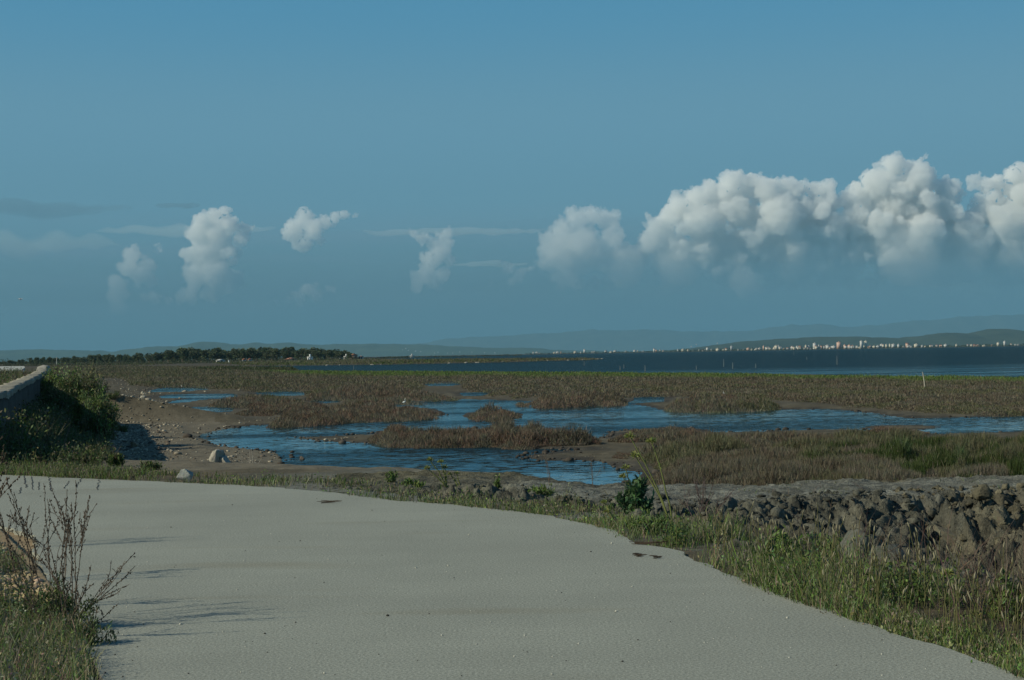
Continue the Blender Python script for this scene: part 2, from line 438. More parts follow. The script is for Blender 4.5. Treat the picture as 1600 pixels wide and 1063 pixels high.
def height(x, y):
    D = np.maximum(y, 6.0)
    sdw = sdist(x, y, W1, 60)
    for p in PONDS: sdw = np.minimum(sdw, sdist(x, y, p, 60))
    for p in ISLES: sdw = np.maximum(sdw, -sdist(x, y, p, 60))
    lag = sdist(x, y, LAG, 200)
    sdw = np.minimum(sdw, lag)
    sdw = sdw + fbm(x / (0.02 * D + .8), y / (0.05 * D + .8), 3, 3) * 0.010 * D
    z = np.where(sdw < 0, ZW - 0.02 + np.maximum(sdw * 0.10, -0.5), ZW + 0.012 + 0.26 * (1 - np.exp(-np.maximum(sdw, 0) * 0.10)))
    z = z + np.where(sdw > 0.3, 0.05 * fbm(x * 0.7, y * 0.7, 4, 8), 0)
    # road bank
    sdr = sdist(x, y, ROAD, 60)
    px = x / D * F + 800
    wid = 14.5 - 8 * sstep(760, 1050, px)
    deep = -2.1 + 0.95 * sstep(760, 1050, px)
    deep = deep - 0.9 * sstep(9, 16, sdr)
    zv = -0.03 + deep * sstep(0.25, 1, sdr / wid) + 0.05 * fbm(x * 1.3, y * 1.3, 3, 5) * sstep(.3, 2, sdr)
    # spoil heap
    sm = sdist(x, y, MOUND, 30)
    front = sstep(0.5, -0.5, (y - np.interp(px, [775, 1000, 1250, 1600, 2300], [24.0, 22.0, 21.0, 21.6, 20])) )
    steep = 3.2 + 0.6 * (1 - front)
    so_ = np.maximum(sm + 0.8 * fbm(x * 0.9, y * 0.9, 3, 21), 0)
    zm = -0.10 + 0.10 * fbm(x * 0.5, y * 0.5, 3, 23) - 1.25 * sstep(0, 1.0, so_ / steep)
    zm = np.where(sm < 8, zm, -9)
    z = np.maximum(z, zv)
    onm = sstep(1.6, 0.2, sm)
    z = np.maximum(z, zm)
    # left bank behind the wall
    s = wall_side(x, y)
    cap = np.interp(y, [26, 34, 80, 200, 420], [0.75, 1.08, 1.3, 1.15, -0.9])
    plate = cap * sstep(0.3, 6, sdr) + 0.06 * fbm(x * 0.5, y * 0.5, 3, 31)
    slope = -0.20 - 1.20 * sstep(-0.5, 4.0, s) + 0.10 * fbm(x, y, 3, 33)
    slope = slope - 0.9 * sstep(6.0, 10.0, s)
    slope = np.where(y > 84, np.interp(s, [0, 14], [1.0, -1.9]) * 1.0, slope)
    zl = np.where(s < -0.25, plate, np.minimum(slope, cap)) 
    zl = np.where((y > 27) & (y < 420) & (s < 14), zl, -9)
    fade = sstep(27, 33, y)
    z = np.where(zl > -8, np.maximum(z, zl * fade - 1.2 * (1 - fade)), z)
    # left gravel verge beside the near edge of the road
    nearl = (x < -2.2) & (y < 19)
    dv = np.maximum(sdr, 0)
    z = np.where(nearl & (sdr > -0.2), 0.0 + 0.32 * sstep(0.1, 1.5, dv) + 0.05 * fbm(x * 2, y * 2, 3, 41) * sstep(0, .5, dv), z)
    z = np.where(sdr < 0.02, np.minimum(z, -0.05), z)
    z = np.where((y > 1500), np.where(z > ZW, z + 0.6 * sstep(1500, 2600, y), z), z)
    return z, sdw, sdr, sm, s, onm

# vegetation footprints (photo outline of the base of each patch), height in metres
VEG = {
 'far_marsh': [(60,571),(300,573.5),(460,580),(560,580.5),(800,582),(1000,583.5),(1200,585.5),(1400,589.5),(1600,591.5),(2300,602),(2300,640),(1600,643),(1568,645),(1516,642),(1450,640),(1416,637),(1379,635),(1362,632),(1328,633),(1300,628),(1219,625),(1200,622),(1105,619),(1071,616),(1000,616),(975,618),(830,618),(800,620),(790,613),(740,609),(722,606),(722,597),(664,597),(664,606),(640,618),(600,619),(565,617),(520,620),(480,621),(476,610),(405,610),(345,606),(320,604),(250,603),(205,602),(190,592),(120,590),(60,586)],
}
# ------------------------------------------------------------------ ground sheet
NR, NC = 900, 1150
tt = np.linspace(0, 1, NR)
DR = np.concatenate([1 / np.linspace(1 / 8.0, 1 / 500.0, 620), np.geomspace(503, 6600, 200), np.geomspace(6700, 27000, 80)])
UU = np.linspace(-0.62, 0.62, NC)
GX = UU[None, :] * DR[:, None]; GY = np.repeat(DR[:, None], NC, 1)
gx = GX.ravel(); gy = GY.ravel()
gz, sdw, sdr, sm, sW, onm = height(gx, gy)
gz = np.where(gy > 6440, ZW + 1.0, gz)
HG = gz.reshape(NR, NC)

def zt(x, y):
    x = np.asarray(x, float); y = np.maximum(np.asarray(y, float), 8.01)
    r = np.interp(y, DR, np.arange(NR)); c = np.clip((x / y + 0.62) / 1.24 * (NC - 1), 0, NC - 1.001)
    r = np.clip(r, 0, NR - 1.001); r0 = r.astype(int); c0 = c.astype(int); fr = r - r0; fc = c - c0
    return ((HG[r0, c0] * (1 - fc) + HG[r0, c0 + 1] * fc) * (1 - fr) + (HG[r0 + 1, c0] * (1 - fc) + HG[r0 + 1, c0 + 1] * fc) * fr)

SDR = sdr.reshape(NR, NC)
def lookup(G, x, y):
    r = np.clip(np.interp(y, DR, np.arange(NR)), 0, NR - 1).astype(int)
    c = np.clip((np.asarray(x) / y + 0.62) / 1.24 * (NC - 1), 0, NC - 1).astype(int)
    return G[r, c]

# ground colours (dry and wet soil, gravel, clay)
def ground_color(x, y, z, sdw, sdr, sm, sW):
    px = x / y * F + 800
    big = fbm(x * 0.25, y * 0.25, 4, 51); fine = fbm(x * 1.7, y * 1.7, 4, 52)
    mud = np.array([0.088, 0.074, 0.048]); wet = np.array([0.045, 0.040, 0.032]); grav = np.array([0.112, 0.092, 0.060])
    peat = np.array([0.060, 0.050, 0.034]); clay = np.array([0.16, 0.16, 0.135]); tan = np.array([0.25, 0.185, 0.11])
    dry = np.array([0.125, 0.108, 0.072])
    c = mud + 0 * x[:, None]
    def mix(c, d, m): return c + (d - c) * np.clip(m, 0, 1)[:, None]
    c = mix(c, peat, sstep(120, 300, y) * 0.8)
    left = sstep(470, 300, px) * sstep(150, 60, y)
    c = mix(c, grav, left * (0.5 + 0.9 * fine))
    c = mix(c, dry, sstep(0.12, 0.35, fine + big * .5) * 0.5)
    c = mix(c, wet, sstep(1.6, 0.1, sdw + fine * 1.4 - 0.0) * 0.9)
    c = mix(c, wet * 1.3, sstep(0.15, 0.4, big) * sstep(-1.1, -1.4, z) * 0.6)
    c = mix(c, peat * 1.3, sstep(5, 1.0, sdr) * 0.5 * (px > 100))
    c = mix(c, clay, sstep(6, 1.5, sm + fine * 2))
    c = mix(c, tan, ((x < -2.2) & (y < 19)) * 1.0)
    c = mix(c, np.array([0.14, 0.12, 0.085]), (sW > -0.2) & (sW < 9) & (y > 28) & (y < 84))
    c = mix(c, np.array([0.10, 0.095, 0.05]), (sW < -0.6) & (y > 28) & (y < 420))
    return c * (1 + 0.25 * fine[:, None])
gc = ground_color(gx, gy, gz, sdw, sdr, sm, sW)
ii = (np.arange(NR - 1)[:, None] * NC + np.arange(NC - 1)[None, :]).ravel()
Q = np.stack([ii, ii + 1, ii + NC + 1, ii + NC], -1)
PATCH = (-3.5, 16.5, 12.8, 27.5)
inp = (gx > PATCH[0] + .5) & (gx < PATCH[1] - .5) & (gy > PATCH[2] + .4) & (gy < PATCH[3] - .6) & (sdr > 0.8)
gz_b = gz - 0.35 * inp
tag(mesh_arrays('ground', np.stack([gx, gy, gz_b], -1), Q, M_ground, gc, True), kind='structure')

# fine-grained part of the ground: the dug clay heap and the ditch beside the road
px_ = np.arange(PATCH[0], PATCH[1], 0.027); py_ = np.arange(PATCH[2], PATCH[3], 0.027)
X, Y = np.meshgrid(px_, py_); fx = X.ravel(); fy = Y.ravel()
fz = zt(fx, fy); fsm = sdist(fx, fy, MOUND, 30); fsr = sdist(fx, fy, ROAD, 30)
front = (fsm > -0.35) & (fsm < 3.5) & (fy < 25.0 + 0 * fx)
fm = sstep(-0.45, 0.25, fsm + 0.3 * vn(fx * 1.1, fy * 1.1, 61)) * sstep(8.0, 4.5, fsm) * sstep(24.6, 23.0, fy) * sstep(0.2, 1.4, fsr)
wx1 = fx + 0.25 * fbm(fx * 2, fy * 2, 3, 65); wy1 = fy + 0.25 * fbm(fx * 2, fy * 2, 3, 66)
a1, a2, ai = worley2(wx1 * 1.5, wy1 * 1.5 * 1.3, 62)
b1, b2, bi = worley2(wx1 * 4.2, wy1 * 4.6, 63)
c1, c2, ci = worley2(wx1 * 11, wy1 * 12, 64)
right = sstep(1.5, 7.0, fx)
rd = 1 - np.abs(fbm(wx1 * 1.6, wy1 * 1.8, 5, 75, 0.62)) * 2.2
crk = sstep(0, .10, a2 - a1)
rough = 0.15 * rd + 0.05 * ai * crk + 0.07 * (crk - 1) + 0.035 * bi * sstep(0, .15, b2 - b1) + 0.12 * fbm(wx1 * 5, wy1 * 5.5, 4, 77, .7) + 0.04 * ci * sstep(0, .2, c2 - c1) - 0.20
small = 0.05 * fbm(fx * 3, fy * 3, 6, 67, 0.65) + 0.018 * (ci - .5) * sstep(0.2, -.2, fbm(fx, fy, 2, 68))
fz2 = fz + fm * rough * 1.15 + small * sstep(0.1, 1.0, fsr)
# dark track ruts on top of the heap stay shallow
edge = np.minimum.reduce([fx - PATCH[0], PATCH[1] - fx, fy - PATCH[2], PATCH[3] - fy])
fz2 = fz2 - 0.5 * sstep(0.5, 0.0, edge) - 0.3 * sstep(0.2, -0.1, fsr)
fine2 = fbm(fx * 2.2, fy * 2.2, 4, 69)
cc = np.array([0.110, 0.107, 0.083]) + 0 * fx[:, None]
cc = cc + (np.array([0.122, 0.107, 0.070]) - cc) * (sstep(4.5, 8, fx + 2 * fine2) * 0.85)[:, None]
cc = cc + (np.array([0.10, 0.09, 0.062]) - cc) * (sstep(0.0, .5, fbm(fx * .8, fy * .8, 3, 70)) * fm * 0.9)[:, None]
cc = cc + (np.array([0.105, 0.095, 0.06]) - cc) * (sstep(24.2, 26.0, fy + fine2) * 0.8)[:, None]
cc = cc + (np.array([0.165, 0.165, 0.138]) - cc) * (sstep(0.25, -0.35, fsm + .5 * fine2) * .85)[:, None]
cc = cc * (0.7 + 0.5 * bi[:, None]) * (0.8 + 0.4 * ci[:, None]) * (1 + 0.5 * fine2[:, None])
n1, n2 = len(px_), len(py_)
ii = (np.arange(n2 - 1)[:, None] * n1 + np.arange(n1 - 1)[None, :]).ravel()
tag(mesh_arrays('clay_bank', np.stack([fx, fy, fz2], -1), np.stack([ii, ii + 1, ii + n1 + 1, ii + n1], -1), M_clay, cc, False), kind='structure')
FP = fz2.reshape(n2, n1)
def zt2(x, y):
    """ground height, using the fine patch where it lies"""
    z = zt(x, y); x = np.asarray(x, float); y = np.asarray(y, float)
    m = (x > PATCH[0] + .5) & (x < PATCH[1] - .5) & (y > PATCH[2] + .5) & (y < PATCH[3] - .6)
    c = np.clip(((x - PATCH[0]) / 0.027).astype(int), 0, n1 - 1); r = np.clip(((y - PATCH[2]) / 0.027).astype(int), 0, n2 - 1)
    zb_ = z - 0.35 * (m & (lookup(SDR, x, y) > 0.8))
    return np.where(m, np.maximum(FP[r, c], zb_), z)

# water: one level sheet, the land rises through it
tag(mesh_arrays('water', [(-30000, -50, ZW), (30000, -50, ZW), (30000, 6600, ZW), (-30000, 6600, ZW)], np.array([[0, 1, 2, 3]]), M_water), kind='structure')

# ------------------------------------------------------------------ road
def dense(poly, step=0.12, amp=0.03, s=0):
    out = []
    for i in range(len(poly) - 1):
        a, b = poly[i], poly[i + 1]; k = max(1, int(np.linalg.norm(b - a) / step))
        k = min(k, 400)
        t = np.arange(k) / k; out.append(a + (b - a) * t[:, None])
    out.append(poly[-1:]); p = np.concatenate(out)
    p = p + amp * np.stack([fbm(p[:, 0] * 3, p[:, 1] * 3, 4, 71 + s), fbm(p[:, 0] * 3, p[:, 1] * 3, 4, 81 + s)], -1)
    return p
def catmull(p, k=6):
    p = np.asarray(p); q = np.concatenate([p[:1], p, p[-1:]]); r = []
    for i in range(1, len(q) - 2):
        t = (np.arange(k) / k)[:, None]
        r.append(0.5 * (2 * q[i] + (q[i + 1] - q[i - 1]) * t + (2 * q[i - 1] - 5 * q[i] + 4 * q[i + 1] - q[i + 2]) * t ** 2 + (3 * q[i] - q[i - 1] - 3 * q[i + 1] + q[i + 2]) * t ** 3))
    return np.concatenate(r + [p[-1:]])
from mathutils.geometry import tessellate_polygon, delaunay_2d_cdt
def slab(name, outline, z, thick, mat, col, kind='structure', parent=None, grid=0.4):
    n = len(outline); lo = outline.min(0); hi = outline.max(0); g = grid
    ax, ay = np.meshgrid(np.arange(lo[0], hi[0], g), np.arange(lo[1], hi[1], g)); ax = ax.ravel(); ay = ay.ravel()
    k = sdist(ax, ay, outline, g * 3) < -g * 0.5; inner = np.c_[ax[k], ay[k]]
    allp = [Vector((float(p[0]), float(p[1]))) for p in np.concatenate([outline, inner])]
    res = delaunay_2d_cdt(allp, [(i, (i + 1) % n) for i in range(n)], [], 1, 1e-5)
    P2 = np.array([v[:] for v in res[0]]); T = np.array([list(f) for f in res[2]])
    nt_ = len(P2)
    V = np.concatenate([np.c_[P2, np.full(nt_, z)], np.c_[outline, np.full(n, z)], np.c_[outline, np.full(n, z - thick)]])
    a = outline; area = 0.5 * np.sum(a[:, 0] * np.roll(a[:, 1], -1) - np.roll(a[:, 0], -1) * a[:, 1])
    # make every top face look up
    A = V[T[:, 0]]; B = V[T[:, 1]]; C = V[T[:, 2]]
    nz_ = (B - A)[:, 0] * (C - A)[:, 1] - (B - A)[:, 1] * (C - A)[:, 0]
    T = np.where(nz_[:, None] < 0, T[:, ::-1], T)
    i = np.arange(n); j = (i + 1) % n
    S = np.stack([i + n, j + n, j, i], -1) if area > 0 else np.stack([i, j, j + n, i + n], -1)
    S = S + nt_
    return tag(mesh_arrays(name, V, [T, S], mat, np.broadcast_to(np.array(col, float), (len(V), 3)), parent=parent), kind=kind)

def road_mat():
    m, n, b = newmat('asphalt')
    geo = n.nodes.new('ShaderNodeNewGeometry')
    def noise(sc, det, ro, vec=None):
        q = n.nodes.new('ShaderNodeTexNoise'); q.inputs['Scale'].default_value = sc; q.inputs['Detail'].default_value = det; q.inputs['Roughness'].default_value = ro
        n.links.new(vec or geo.outputs['Position'], q.inputs[0]); return q.outputs[0]
    def rng_(v, a, b_, c, d):
        q = n.nodes.new('ShaderNodeMapRange'); q.inputs[1].default_value = a; q.inputs[2].default_value = b_; q.inputs[3].default_value = c; q.inputs[4].default_value = d
        n.links.new(v, q.inputs[0]); return q.outputs[0]
    def mth(op, a, b_):
        q = n.nodes.new('ShaderNodeMath'); q.operation = op
        for i, v in enumerate((a, b_)):
            if isinstance(v, float): q.inputs[i].default_value = v
            else: n.links.new(v, q.inputs[i])
        return q.outputs[0]
    mp = n.nodes.new('ShaderNodeMapping'); mp.inputs['Rotation'].default_value = (0, 0, 0.75); mp.inputs['Scale'].default_value = (0.25, 1.6, 1)
    n.links.new(geo.outputs['Position'], mp.inputs[0])
    big = rng_(noise(0.35, 6, 0.65), 0.3, 0.7, 0.90, 1.09)
    tracks = rng_(noise(0.9, 5, 0.6, mp.outputs[0]), 0.35, 0.7, 0.965, 1.03)
    grain = rng_(noise(52, 3, 0.85), 0.32, 0.68, 0.44, 1.52)
    # pale chips of stone worn into the surface
    vo = n.nodes.new('ShaderNodeTexVoronoi'); vo.inputs['Scale'].default_value = 9.0
    n.links.new(geo.outputs['Position'], vo.inputs[0])
    chip = rng_(vo.outputs['Distance'], 0.10, 0.05, 0.0, 1.0)
    v = mth('MULTIPLY', mth('MULTIPLY', big, tracks), grain)
    col = n.nodes.new('ShaderNodeMix'); col.data_type = 'RGBA'
    col.inputs[6].default_value = (0.266, 0.270, 0.222, 1); col.inputs[7].default_value = (0.22, 0.20, 0.14, 1)
    st = rng_(noise(0.8, 4, 0.5, mp.outputs[0]), 0.60, 0.72, 0.0, 0.45)
    n.links.new(st, col.inputs[0])
    sc = n.nodes.new('ShaderNodeVectorMath'); sc.operation = 'SCALE'; n.links.new(col.outputs[2], sc.inputs[0]); n.links.new(v, sc.inputs['Scale'])
    c2 = n.nodes.new('ShaderNodeMix'); c2.data_type = 'RGBA'; c2.inputs[7].default_value = (0.42, 0.41, 0.36, 1)
    sel = mth('MULTIPLY', chip, rng_(noise(2.3, 2, 0.5), 0.5, 0.62, 0.0, 0.7))
    n.links.new(sel, c2.inputs[0]); n.links.new(sc.outputs[0], c2.inputs[6])
    n.links.new(c2.outputs[2], b.inputs['Base Color'])
    b.inputs['Roughness'].default_value = 0.82; b.inputs['Specular IOR Level'].default_value = 0.3
    bp = n.nodes.new('ShaderNodeBump'); bp.inputs['Strength'].default_value = 0.55; bp.inputs['Distance'].default_value = 0.010
    n.links.new(noise(38, 4, 0.75), bp.inputs['Height']); n.links.new(bp.outputs[0], b.inputs['Normal'])
    return m
M_road = road_mat()
far = dense(catmull(road_far), 0.06, 0.10); near = dense(catmull(road_near), 0.10, 0.10, 5)
road = slab('road', np.concatenate([far, near]), 0.0, 0.12, M_road, (1, 1, 1))
M_pale = mat_attr('worn_concrete', 0.9, 0.6, 0.15)
rp = gpoly([(-300, 588), (-60, 588), (20, 586.2), (34, 583), (39, 578.5), (38, 575), (-60, 575.2), (-300, 575.5)], 1.15)
tag(slab('road', rp, 1.42, 0.5, M_pale, (0.40, 0.40, 0.36), grid=8.0), kind='structure')
# cracks across the far edge
M_crack = mat_attr('bitumen', 0.8, 30, 0.3)
for i, (x0, y0, x1, y1) in enumerate([(38, 744, 41, 763), (50, 745, 50, 766), (77, 746, 79, 768), (108, 752, 100, 764), (127, 748, 119, 762), (156, 750, 152, 766), (61, 754, 60, 766), (33, 762, 30, 772)]):
    a = gp(x0, y0, 0.0); b = gp(x1, y1, 0.0); t = np.linspace(0, 1, 26)[:, None]; p = a + (b - a) * t
    p = p + np.c_[0.035 * fbm(t[:, 0] * 16 + i, t[:, 0] * 0, 3, 90 + i), np.zeros(26)]
    w = 0.005 + 0.014 * np.abs(fbm(t[:, 0] * 14, t[:, 0] * 0 + i, 2, 95))
    V = np.concatenate([np.c_[p[:, 0] - w, p[:, 1], np.full(26, 0.004)], np.c_[p[:, 0] + w, p[:, 1], np.full(26, 0.004)]])
    k = np.arange(25)
    o = mesh_arrays('crack', V, np.stack([k, k + 26, k + 27, k + 1], -1), M_crack, np.full((52, 3), 0.035)); o.parent = road

# ------------------------------------------------------------------ far land: hills, mountains
def hills(name, ridge, D, depth, col, rough=0.10, s=0, z0=-1.4, foot=0.0):
    r = np.array(ridge, float); n = 420; m = 26
    px = np.linspace(r[0, 0], r[-1, 0], n); H = (hz(px) - np.interp(px, r[:, 0], r[:, 1])) / F * D
    H = np.maximum(H + H.max() * 0.05 * fbm(px * 0.05, px * 0, 5, 100 + s, 0.6), 1.0)
    t = np.linspace(0, 1, m)
    pxg, tg = np.meshgrid(px, t); Hg = np.meshgrid(H, t)[0]
    Y = D - depth * 0.5 + depth * (tg - 0.5) + depth * 0.5
    prof = np.sin(np.clip(tg, 0, 1) * np.pi) ** 0.8
    X = (pxg - 800) / F * D * (1 + (Y / D - 1) * 0.6)
    Z = z0 + Hg * prof * (1 + rough * 2.2 * fbm(X / (depth * .12), Y / (depth * .12), 5, 110 + s, 0.6) * (1 - prof * 0.7))
    Z[0] = z0 - 0.3; Z[-1] = z0 - 0.3
    i = (np.arange(m - 1)[:, None] * n + np.arange(n - 1)[None, :]).ravel()
    V = np.stack([X.ravel(), Y.ravel(), Z.ravel()], -1)
    c = np.array(col) * (1 + 0.5 * fbm(V[:, 0] / 400, V[:, 1] / 400, 4, 120 + s))[:, None]
    return tag(mesh_arrays(name, V, np.stack([i, i + 1, i + n + 1, i + n], -1), M_hill, c, True), kind='structure')

hills('hills', [(1010,549),(1050,546),(1100,541),(1150,534),(1200,530.5),(1270,526.5),(1340,526),(1400,528),(1430,526),(1470,520),(1510,522),(1540,516),(1570,515.5),(1600,517),(1700,513),(1850,520),(2100,516)], 21000, 6000, (0.05, 0.06, 0.035), s=1)
hills('hills', [(-500,548),(-100,551),(0,548),(60,546),(110,547),(180,549),(230,542),(280,541),(310,535),(335,534.5),(360,538.5),(400,536.5),(450,535),(500,538),(560,537.5),(620,536.5),(700,541),(760,543.5),(830,544),(880,547),(960,549),(1040,549.5)], 33000, 6000, (0.06, 0.075, 0.04), s=2)
hills('mountain_range', [(-300,556),(300,553),(560,548),(640,538),(700,530),(770,526),(830,521),(870,522),(925,516),(960,518),(1000,515),(1050,517),(1080,518),(1112,517),(1150,519),(1200,511),(1275,507),(1340,511),(1425,503),(1480,497),(1540,495),(1600,491),(1700,488),(1900,495),(2200,490)], 60000, 9000, (0.07, 0.08, 0.06), s=3)

# far bank below the town
n = 200; px = np.linspace(560, 2400, n); zf = 3 + 3 * fbm(px * 0.03, px * 0, 3, 130)

M_wallp = M_plain
def building(name, px, wpx, hpx, D, col, label, group, roof=None, z0=-0.6, depthm=None, rows=0, windows=True, cat='building', flat=True, parapet=True):
    k = D / F; w = wpx * k; h = hpx * k; x = (px - 800) * k; d = depthm or max(8.0, w * 0.6)
    t = empty(name, (x, D, z0))
    b = MB(); b.box(-w / 2, w / 2, 0, d, 0, h, col); b.build('wall', M_plain, t)
    if roof is not None:
        r = MB(); e = 0.04 * w + .3; rh = max(0.16 * w, 1.2)
        if w > d * 1.2:
            V = [(-w/2-e, -e, h), (w/2+e, -e, h), (w/2+e, d+e, h), (-w/2-e, d+e, h), (-w/2-e, d/2, h+rh), (w/2+e, d/2, h+rh)]
            r.add(V, T=[(0, 4, 3), (1, 2, 5)], Q=[(0, 1, 5, 4), (2, 3, 4, 5), (0, 3, 2, 1)], col=roof)
        else:
            V = [(-w/2-e, -e, h), (w/2+e, -e, h), (w/2+e, d+e, h), (-w/2-e, d+e, h), (0, -e, h+rh), (0, d+e, h+rh)]
            r.add(V, T=[(0, 1, 4), (2, 3, 5)], Q=[(1, 2, 5, 4), (3, 0, 4, 5), (0, 3, 2, 1)], col=roof)
        r.build('roof', M_plain, t)
    else:
        r = MB(); r.box(-w/2 - .25, w/2 + .25, -.25, d + .25, h, h + 0.9, tuple(np.array(col) * 0.8)); r.box(-w*.15, w*.2, d*.3, d*.7, h + 0.9, h + 3.2, tuple(np.array(col) * 0.9)); r.build('roof', M_plain, t)
    if windows:
        nf = max(1, int(round(h / 3.6))); nw = 2 if w < 14 else 3
        for i in range(nf):
            for j in range(nw):
                cx = -w/2 + (j + .5) * w / nw; cz = (i + .5) * h / nf
                wb = MB(); wb.box(cx - .22 * w / nw, cx + .22 * w / nw, -0.12, -0.01, cz - 0.75, cz + 0.75, (0.05, 0.06, 0.07))
                wb.build('window', M_plain, t)
    return tag(t, label, cat, group)

WHITE = (0.54, 0.53, 0.50); CREAM = (0.58, 0.53, 0.43); GREY = (0.36, 0.37, 0.37); PINK = (0.62, 0.42, 0.33); TERR = (0.36, 0.15, 0.09)
named = [
 (1143, 3.6, 7.5, GREY, 'grey tower with a tapering top standing alone on the far shore'),
 (1311, 6.5, 10.5, PINK, 'salmon pink high-rise, tallest block near the middle of the far town'),
 (1273, 5.0, 9.5, WHITE, 'tall white block rising above low houses left of the pink high-rise'),
 (1346, 4.0, 12.0, WHITE, 'left twin of the two pale high-rise towers on the far shore'),
 (1353, 4.5, 11.5, CREAM, 'right twin of the two pale high-rise towers on the far shore'),
 (1570, 3.0, 7.5, WHITE, 'slim white tower near the right end of the far shore'),
 (1560, 4.0, 5.5, CREAM, 'squat cream block just left of the slim white tower'),
 (1303, 7.0, 4.8, WHITE, 'low white block at the foot of the pink high-rise'),
 (1396, 5.0, 6.0, WHITE, 'wide white block right of the twin pale towers'),
 (1404, 3.0, 5.5, WHITE, 'narrow bright white block beside the wide white block'),
 (1432, 6.5, 5.5, CREAM, 'stepped cream block between the twin towers and the town end'),
 (1105, 3.5, 5.5, WHITE, 'bright white block on the shore left of the grey tower'),
 (1022, 3.0, 5.5, WHITE, 'lone white house with a red roof far left of the main town'),
 (1478, 5.5, 4.2, WHITE, 'pair-like white block standing alone before the right hill'),
 (913, 3.0, 6.0, WHITE, 'white block in the middle of the small cluster beyond the spit'),
 (1121, 5.0, 3.8, CREAM, 'low cream block just left of the grey tower'),
]
TD = 6480
for (px, w, h, c, lab) in named:
    roof = TERR if px == 1022 else None
    building('town_building', px, w, h, TD + rng.uniform(0, 60), c, lab, 'town buildings on the far shore', roof=roof, windows=False)
rest = [833,839,843,866,872,876,899,907,925,929,955,961,978,991,996,1005,1036,1075,1083,1098,1130,1135,1153,1161,1169,1181,1193,1197,1203,1210,1216,1225,1231,1237,1242,1247,1253,1260,1266,1280,1288,1294,1297,1320,1327,1332,1338,1360,1366,1371,1376,1385,1390,1412,1418,1424,1441,1446,1454,1464,1470,1495,1512,1518,1523,1528,1538,1550,1580,1586,1592,1606,1618,1640,1660]
shades = [(WHITE, 'small white building in the row of pale houses along the far shore'), (CREAM, 'small cream building in the row of pale houses along the far shore'), (GREY, 'small grey building in the row of pale houses along the far shore'), (PINK, 'small pinkish building in the row of pale houses along the far shore')]
rest += list(rng.normal(1290, 60, 55)) + list(rng.uniform(1085, 1480, 25)) + list(rng.uniform(835, 1085, 8))
for i, px in enumerate(rest):
    c, lab = shades[rng.choice(4, p=[.42, .3, .16, .12])]
    building('town_building', px + rng.uniform(-.5, .5), rng.uniform(1.5, 5.5), rng.uniform(1.6, 3.8) + (4.0 * rng.random() ** 2 if 1190 < px < 1430 else 0), TD + rng.uniform(0, 220), c, lab, 'town buildings on the far shore', roof=(TERR if rng.random() < .3 else None), windows=False)
# white houses on the left hillside, very far
hl = [(629,547),(634,545),(638,548),(649,549),(657,550),(679,552),(684,551),(699,552),(707,552),(718,550.5),(737,551),(757,551.5),(773,552),(1121,521+15),(1088,538),(1080,541)]
for px, py in hl:
    D = 29500 if px < 800 else 10500
    z = (hz(px) - py) / F * D
    building('hillside_house', px, rng.uniform(1.2, 1.8), rng.uniform(1.0, 1.6), D, WHITE, 'tiny white house on the hazy slope behind the lagoon', 'white houses on the far slopes', windows=False, z0=max(z - 4, 0) if False else CAMZ + z - 6)

# houses on the left flats
HO = [
 (343, 12, 2.6, 1500, WHITE, (0.5, 0.5, 0.47), 'long low whitewashed shed before the dark wood, leftmost building'),
 (380, 4.5, 3.0, 1520, WHITE, TERR, 'left half of the small white farmhouse with a red roof'),
 (389, 4.0, 3.0, 1525, WHITE, TERR, 'right half of the small white farmhouse with a red roof'),
 (453, 16, 2.4, 1560, (0.6, 0.5, 0.42), (0.40, 0.2, 0.14), 'long pinkish barn with a rusty roof at the edge of the wood'),
 (483, 6.5, 4.6, 1400, (0.86, 0.85, 0.8), None, 'bright white cube house standing apart on the flats'),
 (502, 5.5, 3.8, 1700, (0.5, 0.52, 0.52), None, 'pale grey house right of the bright white cube house'),
 (532, 4.0, 4.2, 1720, WHITE, None, 'narrow white house left end of the cluster by the big brown house'),
 (540, 6.5, 4.0, 1700, (0.7, 0.7, 0.68), None, 'wide white house just left of the big brown house'),
 (551, 12, 7.0, 1690, (0.34, 0.24, 0.18), TERR, 'big brown three-storey house with a red roof, tallest on the flats'),
 (563, 7.0, 3.8, 1700, WHITE, (0.45, 0.3, 0.25), 'low white house attached right of the big brown house'),
 (643, 6.0, 2.6, 2300, WHITE, None, 'white shed alone on the flats past the houses'),
]
for px, w, h, D, c, rf, lab in HO:
    yb = -0.8
    building('farm_house', px, w, h, D, c, lab, 'houses on the left flats', roof=rf, z0=yb, depthm=9)

